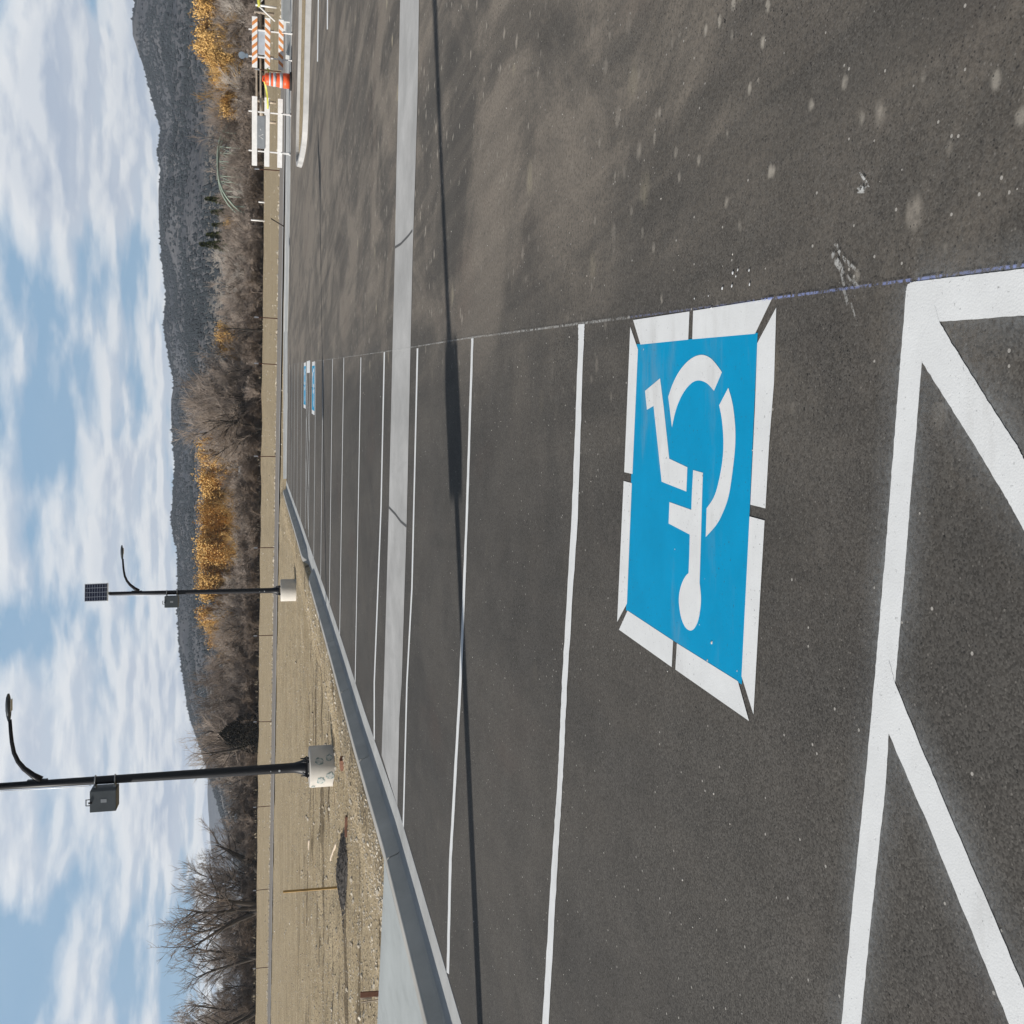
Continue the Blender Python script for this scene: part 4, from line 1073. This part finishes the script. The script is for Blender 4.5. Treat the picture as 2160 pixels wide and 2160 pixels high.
# conifers
for yy, tp, bt, lab in ((428, 433, 0, 'bushy dark conifer standing against the pale hillside, by a golden tree'), (455, 446, 0, 'slim dark conifer left of the golden tree'), (481, 448, 0, 'short broad conifer on the pale hillside'), (503, 436, 0, 'yellowish conifer between two dark ones'), (523, 422, 0, 'tallest dark pointed conifer above the bare trees')):
    X = 0
    for _ in range(6): Y = tree_y(X) + 19; X = px_x(yy, Y)
    plant('con', X, Y, at(tp, yy, Y).z, lab, 'tree', 'conifers behind the bare trees', wide=R.uniform(.75, 1.0))
# leaning dark tree and tall spreading tree at the left
def special(seed, yy, Yo, H, lab, lean, stems, spread, tm, cm, dense=1.0, trunkr=.2, low=.35, name='bare_tree', up=.05):
    X = 0
    for _ in range(6): Y = tree_y(X) + Yo; X = px_x(yy, Y)
    ms = bare_tree_meshes(seed, 8.0, stems, spread, dense, low, trunkr, .013, up)
    e = proto(name, ms, M[tm], M[cm]); del e['used']
    e.location = (X, Y, zf(X, Y, False) - .05); s_ = H / 8.0; e.scale = (s_, s_, s_); e.rotation_euler = (0, lean, 0)
    tag(e, lab, 'tree'); return e
special(77, 1830, -2.0, 10.5, 'dark leafless tree leaning right with a thick slanting trunk', .62, 1, .1, 'dark', 'twigd', .8, .42, .5)
special(78, 1915, -2.5, 13.0, 'tall wide-spreading leafless tree, highest of the left-hand trees', .0, 4, .48, 'bark', 'twigd', .62, .34, .35)
special(79, 2125, -2.0, 12.0, 'dark leafless tree at the left edge of the view', .0, 3, .45, 'bark', 'twigd', .62, .3, .4)
special(84, 2010, -1.6, 11.6, 'leafless tree with three upright limbs, between the tall spreading tree and the left edge', .05, 3, .3, 'bark', 'twigd', .6, .3, .45)
special(80, 1560, -1.5, 9.5, 'leafless tree rising right of the near lamp pole above the dark bush', .1, 2, .4, 'bark', 'twig', .9, .28, .3)
special(81, 695, -2.2, 5.6, 'small black forked leafless tree in front of the bare belt', -.1, 2, .6, 'dark', 'twigd', .6, .3, .3)
special(82, 908, -2.0, 8.6, 'leafless tree with dark slanting trunk beside the wide grey crown', -.28, 2, .35, 'dark', 'twig', .8, .26, .35)
special(83, 845, 1.0, 10.0, 'big rounded grey crown of a leafless tree standing above its neighbours', .0, 4, .7, 'bark', 'twig', 1.15, .3, .2)
# dark evergreen bush
def bush(yy, H, w):
    rnd = random.Random(3); X = 0
    for _ in range(6): Y = tree_y(X) - 2.5; X = px_x(yy, Y)
    e = empty('evergreen_bush', (X, Y, zf(X, Y, False)), 'dense dark evergreen bush at the edge of the bank, right of the near lamp', 'bush')
    st, cr = MB(), MB()
    for i in range(7): limb(st, Vector((rnd.uniform(-1,1), 0, -.1)), Vector((rnd.uniform(-.5,.5), rnd.uniform(-.3,.3), 1)), H*.6, .06, .02, 4, rnd)
    for i in range(5200):
        t = rnd.random() ** .8; z = H * t; rr = w * (1 - t) ** .55 * (1 + .25*noise.noise((t*4, 0, 1)))
        a = rnd.uniform(0, 6.28); q = rr * math.sqrt(rnd.random()); c = Vector((q*math.cos(a) - .1*z, q*.6*math.sin(a), z + rnd.gauss(0, .12)))
        u_ = Vector((rnd.uniform(-1,1), rnd.uniform(-1,1), rnd.uniform(-1,1))).normalized() * rnd.uniform(.06, .16); v_ = u_.orthogonal().normalized() * rnd.uniform(.05, .12)
        cr.add([c-u_, c+v_, c+u_, c-v_], ((0,1,2,3),))
    st.build('stems', M['bark'], e); cr.build('foliage', M['dbush'], e)
bush(1540, 5.0, 3.4)
# ------------------------------------------------------------------ shed and footbridge behind the trees
def shed(yy, Y):
    X = px_x(yy, Y); z = zf(X, Y, False)
    e = empty('shed', (X, Y, z), 'small white shed glimpsed behind the bare trees', 'shed')
    mb = MB(); mb.box((-1.9, 0, -.2), (1.9, 2.6, 2.3)); w = mb.build('wall', M['whitewall'], e)
    mb = MB(); mb.add([(-2.1, -.25, 2.3), (2.1, -.25, 2.3), (2.1, 1.3, 2.95), (-2.1, 1.3, 2.95), (-2.1, 2.85, 2.3), (2.1, 2.85, 2.3)], ((0,1,2,3), (3,2,5,4), (0,3,4), (1,5,2), (0,4,5,1))); mb.build('roof', M['roof'], e)
    mb = MB(); mb.box((.5, -.03, .0), (1.2, -.004, 1.9)); mb.build('door', M['dgrey'], e)
    mb = MB(); mb.box((-1.2, -.03, 1.0), (-.3, -.004, 1.8)); wi = mb.build('window', M['glass'], e)
    mb = MB(); mb.box((-1.28, -.045, .93), (-.22, -.031, .99)); mb.box((-1.28, -.045, 1.81), (-.22, -.031, 1.87)); mb.build('frame', M['wplas'], wi)
shed(1008, 141.0)
def footbridge():
    Y0 = 130.0; xa, xb = px_x(226, Y0), px_x(470, Y0); zt = at(459, 350, Y0).z; zb = 1.0
    e = empty('footbridge', ((xa+xb)/2, Y0, 0), 'pale green steel arched footbridge among the bare trees', 'footbridge')
    L = xa - xb
    for k, dy in enumerate((0, 2.2)):
        pts = []
        for i in range(17):
            t = i/16; pts.append((lerp(-L/2, L/2, t), dy, zb + (zt - zb) * (1 - abs(2*t-1)**2.9)))
        mb = MB(); mb.tube(pts, .12, 8); mb.build('arch', M['bridge'], e)
        mb = MB(); mb.tube([(-L/2 - .3, dy, zb), (L/2 + .3, dy, zb)], .13, 8); mb.build('bottom_chord', M['bridge'], e)
        for i in range(2, 15, 2):
            x, _, z = pts[i]; mb = MB(); mb.tube([(x, dy, zb), (x, dy, z)], .06, 6); mb.build('hanger', M['bridge'], e)
        for i in (4, 6, 8, 10):
            mb = MB(); mb.tube([(pts[i][0], dy, zb), pts[i+2]], .04, 6); mb.build('diagonal', M['bridge'], e)
    mb = MB(); mb.box((-L/2 - .3, .1, zb - .12), (L/2 + .3, 2.1, zb)); mb.build('deck', M['rail'], e)
    for x in (-L/2, L/2): mb = MB(); mb.box((x - .4, -.2, -.3), (x + .4, 2.4, zb - .12)); mb.build('abutment', M['pan'], e)
footbridge()
for yy, top, lab in ((427, 545, 'short white bollard near the footbridge'), (466, 529, 'tall slim white post left of the footbridge')):
    X = px_x(yy, 118.0); p_ = at(top, yy, 118.0); mb = MB(); mb.tube([(X, 118, -.2), (X, 118, p_.z - .08), (X, 118, p_.z)], [.10, .09, .03], 8); tag(mb.build('white_post', M['wplas']), lab, 'post')
# ------------------------------------------------------------------ mountains
RIDGE = [(-900, 330), (-500, 300), (-200, 290), (0, 285), (37, 279), (75, 280), (108, 291), (145, 304), (194, 317), (231, 328), (276, 340), (294, 337), (320, 332), (361, 339), (402, 334), (466, 335), (514, 339), (551, 342), (611, 350), (648, 350), (682, 345), (720, 350),
         (731, 352), (808, 367), (843, 361), (888, 361), (981, 369), (1040, 365), (1096, 361), (1126, 365), (1163, 374.5), (1223, 376), (1287, 374), (1335, 376), (1372, 379), (1436, 388), (1477, 395), (1518, 402), (1545, 412), (1600, 430), (1680, 455), (1760, 480), (1900, 520)]
def mountain():
    mb = MB(); ny = 46; cols = []
    for i in range(300):
        y = lerp(-900, 1900, i/299); cols.append(y)
    D0, D1 = 330.0, 1250.0
    for y in cols:
        rx = interp(RIDGE, y) + .8 * noise.noise((y*.05, 0, 5))
        Y1 = D1 + 120 * noise.noise((y*.003, 1, 1)); top = at(rx, y, Y1); u = (1080 - y) / F
        for j in range(ny + 6):
            t = j / ny
            if t <= 1:
                Y = lerp(D0, Y1, t); k = (t ** 1.15) * .92 + .08 * sstep(0, 1, t)
                X = top.x * Y / Y1
                g_ = noise.noise((X*.006, Y*.0035, 3)) * .16 + noise.noise((X*.018, Y*.011, 7)) * .06 + noise.noise((X*.05, Y*.03, 2)) * .02
                lim = (top.z - CH) * (Y / Y1) * .985                        # stay below the ridge as seen from the lot
                z = min(top.z * k * (1 + g_ * 4 * t * (1-t)) + top.z * g_ * 1.6 * t*(1-t), lim + CH) if t < 1 else top.z
            else:
                Y = Y1 + (t-1) * 900; X = top.x * Y / Y1; z = top.z * (1 - (t-1) * 1.6)
            mb.v.append((X, Y, max(z, .2) - (.5 if j == 0 else 0)))
    n = ny + 6
    for i in range(len(cols) - 1):
        for j in range(n - 1):
            a = i*n + j; mb.f.append((a, a+1, a+n+1, a+n)); mb.m.append(0); mb.sm.append(True)
    o = mb.build('mountain', M['hill']); bm = bmesh.new(); bm.from_mesh(o.data); bmesh.ops.recalc_face_normals(bm, faces=bm.faces[:])
    if sum(f.normal.z for f in bm.faces) < 0: bmesh.ops.reverse_faces(bm, faces=bm.faces[:])
    bm.to_mesh(o.data); bm.free(); tag(o, kind='structure')
    # pinyon scrub
    sc = MB(); rnd = random.Random(9)
    nc = len(cols)
    for k in range(42000):
        i = rnd.randint(int(nc*.22), nc - 2); j = min(ny - 1, int(ny * rnd.random() ** .8)); a = i*n + j
        p = [Vector(mb.v[q]) for q in (a, a+1, a+n+1, a+n)]; f, g_ = rnd.random(), rnd.random()
        c = p[0].lerp(p[3], f).lerp(p[1].lerp(p[2], f), g_)
        if noise.noise((c.x*.012, c.y*.006, 1)) < rnd.uniform(-.6, .35): continue
        s_ = rnd.uniform(.55, 1.6) * (.8 + c.y/2600)
        h_ = s_ * rnd.uniform(.8, 1.4)
        sc.add([c + Vector((s_*math.cos(t), s_*math.sin(t), h_*.35 - .3)) for t in (0, 1.26, 2.51, 3.77, 5.03)] + [c + Vector((0,0,h_*1.25)), c - Vector((0,0,.8))], [(q, (q+1) % 5, 5) for q in range(5)] + [((q+1) % 5, q, 6) for q in range(5)])
    tag(sc.build('mountain_scrub', M['scrub']), kind='stuff')
mountain()
def far_ridge():
    mb = MB(); prof = [(1500, 436), (1650, 438), (1680, 437.5), (1730, 441), (1770, 443), (1850, 452), (2000, 470), (2200, 470), (2500, 480)]
    D1 = 3200
    for i in range(120):
        y = lerp(1300, 2700, i/119); rx = interp(prof, y) + 1.0*noise.noise((y*.03, 3, 0))
        top = at(rx, y, D1)
        for j in range(8):
            t = j/6; Y = lerp(1900, D1, t) if t <= 1 else D1 + (t-1)*1500
            z = top.z * t ** 1.1 if t <= 1 else top.z * (2-t)
            mb.v.append((top.x*Y/D1, Y, z))
    for i in range(119):
        for j in range(7): a = i*8+j; mb.f.append((a, a+1, a+9, a+8)); mb.m.append(0); mb.sm.append(True)
    o = mb.build('distant_ridge', M['hill2']); bm = bmesh.new(); bm.from_mesh(o.data); bmesh.ops.recalc_face_normals(bm, faces=bm.faces[:])
    if sum(f.normal.z for f in bm.faces) < 0: bmesh.ops.reverse_faces(bm, faces=bm.faces[:])
    bm.to_mesh(o.data); bm.free(); tag(o, kind='structure')
far_ridge()
for k, p in PRO.items():
    if 'used' in p: del p['used']
for o in C.objects:
    if 'used' in o: del o['used']

# ------------------------------------------------------------------ light and sky
EL = math.radians(26.8)
sd = Vector((-1, -.225, 0)).normalized() * math.cos(EL); sd.z = math.sin(EL)     # towards the sun
sun = bpy.data.lights.new('sun', 'SUN'); sun.energy = 5.0; sun.angle = math.radians(.5); sun.color = (1.0, .955, .89)
so = bpy.data.objects.new('sun', sun); C.objects.link(so); so.rotation_euler = sd.to_track_quat('Z', 'Y').to_euler(); so.location = (-20, -5, 20)
w = bpy.data.worlds.new('World'); bpy.context.scene.world = w; w.use_nodes = True
nt = w.node_tree; N, Lk = nt.nodes, nt.links
bg = N['Background']; sky = N.new('ShaderNodeTexSky'); sky.sky_type = 'NISHITA'; sky.sun_disc = False
sky.sun_elevation = EL; sky.sun_rotation = math.atan2(sd.x, sd.y); sky.altitude = 1500; sky.air_density = 1.0; sky.dust_density = .6; sky.ozone_density = 1.0
def wn(ty, **kw):
    n = N.new(ty)
    for k, v in kw.items(): setattr(n, k, v)
    return n
def wm(op, a, b=0.0, clamp=False):
    m = wn('ShaderNodeMath', operation=op, use_clamp=clamp)
    for i, v in enumerate((a, b)):
        if isinstance(v, bpy.types.NodeSocket): Lk.new(v, m.inputs[i])
        else: m.inputs[i].default_value = v
    return m.outputs[0]
tc = wn('ShaderNodeTexCoord'); sx = wn('ShaderNodeSeparateXYZ'); Lk.new(tc.outputs['Generated'], sx.inputs[0])
den = wm('ADD', wm('MAXIMUM', sx.outputs[2], 0.0), .13)
cx = wm('DIVIDE', sx.outputs[0], den); cy = wm('DIVIDE', sx.outputs[1], den)
cmb = wn('ShaderNodeCombineXYZ'); Lk.new(cx, cmb.inputs[0]); Lk.new(cy, cmb.inputs[1]); cmb.inputs[2].default_value = 5.3
def wnoise(scale, detail, rough, dist=0.0, off=0.0):
    mp = wn('ShaderNodeMapping'); Lk.new(cmb.outputs[0], mp.inputs[0]); mp.inputs['Location'].default_value = (off, off*1.7, off)
    n = wn('ShaderNodeTexNoise'); Lk.new(mp.outputs[0], n.inputs['Vector'])
    n.inputs['Scale'].default_value = scale; n.inputs['Detail'].default_value = detail; n.inputs['Roughness'].default_value = rough; n.inputs['Distortion'].default_value = dist
    return n.outputs['Fac']
def wramp(f, *st):
    r = wn('ShaderNodeValToRGB'); Lk.new(f, r.inputs[0]); e = r.color_ramp.elements
    while len(e) < len(st): e.new(1.0)
    for el, (p, c) in zip(e, st): el.position = p; el.color = (c, c, c, 1) if not hasattr(c, '__len__') else (*c, 1)
    return r.outputs[0]
def wmix(f, a, b):
    m = wn('ShaderNodeMix', data_type='RGBA')
    for i, v in ((0, f), (6, a), (7, b)):
        if isinstance(v, bpy.types.NodeSocket): Lk.new(v, m.inputs[i])
        else: m.inputs[i].default_value = (*v, 1) if hasattr(v, '__len__') else v
    return m.outputs[2]
def wdir(x, y):
    d = ray(x, y).normalized(); return d
blob = None
for (x, y, rad, amt) in ((95, 760, 11, -.13), (20, 1500, 8, -.12), (60, 2010, 9, -.06), (230, 1990, 9, -.05), (150, 1250, 6, -.05), (190, 250, 7, .07), (40, 500, 9, .03), (90, 130, 6, -.03), (150, 1480, 5, .10), (20, 1720, 6, .08), (60, 1180, 5, .07), (240, 900, 8, .06), (330, 1700, 9, .06)):
    d = wdir(x, y); vm = wn('ShaderNodeVectorMath', operation='DOT_PRODUCT'); Lk.new(tc.outputs['Generated'], vm.inputs[0]); vm.inputs[1].default_value = d
    mr = wn('ShaderNodeMapRange', interpolation_type='SMOOTHERSTEP'); Lk.new(vm.outputs['Value'], mr.inputs[0]); mr.inputs[1].default_value = math.cos(math.radians(rad)); mr.inputs[2].default_value = 1.0; mr.inputs[4].default_value = amt
    blob = mr.outputs[0] if blob is None else wm('ADD', blob, mr.outputs[0])
def cloud(sc):
    def nz(scale, detail, rough, dist, off):
        mp = wn('ShaderNodeMapping'); Lk.new(cmb.outputs[0], mp.inputs[0]); mp.inputs['Location'].default_value = (off, off*1.7, off); mp.inputs['Scale'].default_value = (sc, sc, 1)
        n = wn('ShaderNodeTexNoise'); Lk.new(mp.outputs[0], n.inputs['Vector'])
        n.inputs['Scale'].default_value = scale; n.inputs['Detail'].default_value = detail; n.inputs['Roughness'].default_value = rough; n.inputs['Distortion'].default_value = dist
        return n.outputs['Fac']
    return wm('ADD', wm('MULTIPLY', nz(1.25, 9, .50, .3, 2.3), .74), wm('MULTIPLY', nz(4.2, 7, .52, .3, 7.1), .26))
cl = cloud(1.0); cl2 = cloud(.972)
lowc = wramp(sx.outputs[2], (0.0, .12), (.09, .07), (.17, .04), (.25, .02))
base_c = wm('ADD', wm('ADD', cl, lowc), blob)
cover = wramp(base_c, (.440, 0.0), (.485, .38), (.53, .78), (.60, 1.0))
lit = wm('ADD', wm('MULTIPLY', wm('SUBTRACT', cl, cl2), 13.0), .5, True)          # tops lit, undersides grey
core = wramp(base_c, (.54, 0.0), (.69, 1.0))
shade = wm('ADD', wm('MULTIPLY', lit, .75), wm('SUBTRACT', .38, wm('MULTIPLY', core, .42)), True)
ccol = wmix(shade, (3.9, 4.5, 5.5), (7.3, 7.45, 7.6))
STR = .10
low = wramp(sx.outputs[2], (0.0, 1.0), (.235, 1.0), (.34, .10))
high = wmix(.75, sky.outputs[0], (.72, .71, .70))
skyc = wmix(wm('MULTIPLY', low, .75), high, (2.1, 4.1, 6.25))
thick = wm('MULTIPLY', cover, wm('MULTIPLY', low, .95))
veil = wm('MULTIPLY', wm('MULTIPLY', low, wnoise(2.2, 5, .5, .2, 11.0)), .22)
Lk.new(wmix(thick, wmix(veil, skyc, (5.2, 5.9, 6.8)), ccol), bg.inputs[0]); bg.inputs[1].default_value = STR
hz = MB(); hz.box((-1800, -70, -3.0), (1800, 2200, 320)); hm = bpy.data.materials.new('haze'); hm.use_nodes = True
hn = hm.node_tree.nodes; hn.remove(hn['Principled BSDF']); pv = hn.new('ShaderNodeVolumePrincipled'); pv.inputs['Color'].default_value = (.80, .88, 1.0, 1); pv.inputs['Density'].default_value = 0.00016; pv.inputs['Anisotropy'].default_value = .2
hm.node_tree.links.new(pv.outputs[0], hn['Material Output'].inputs['Volume'])
tag(hz.build('haze', hm), kind='stuff')
# ------------------------------------------------------------------ camera
cam = bpy.data.cameras.new('camera'); cam.sensor_width = 36; cam.sensor_fit = 'HORIZONTAL'; cam.lens = 36 * F / 2160; cam.clip_end = 20000; cam.clip_start = .05
co = bpy.data.objects.new('camera', cam); C.objects.link(co)
fwd = Vector((0, cp, -sp)); down = Vector((0, -sp, -cp)); right = Vector((1, 0, 0))
m = Matrix((( down.x, right.x, -fwd.x, 0), (down.y, right.y, -fwd.y, 0), (down.z, right.z, -fwd.z, CH), (0, 0, 0, 1)))
co.matrix_world = m
sc = bpy.context.scene; sc.camera = co
sc.view_settings.view_transform = 'Standard'; sc.view_settings.look = 'None'; sc.view_settings.exposure = 0.27; sc.view_settings.gamma = 1.0
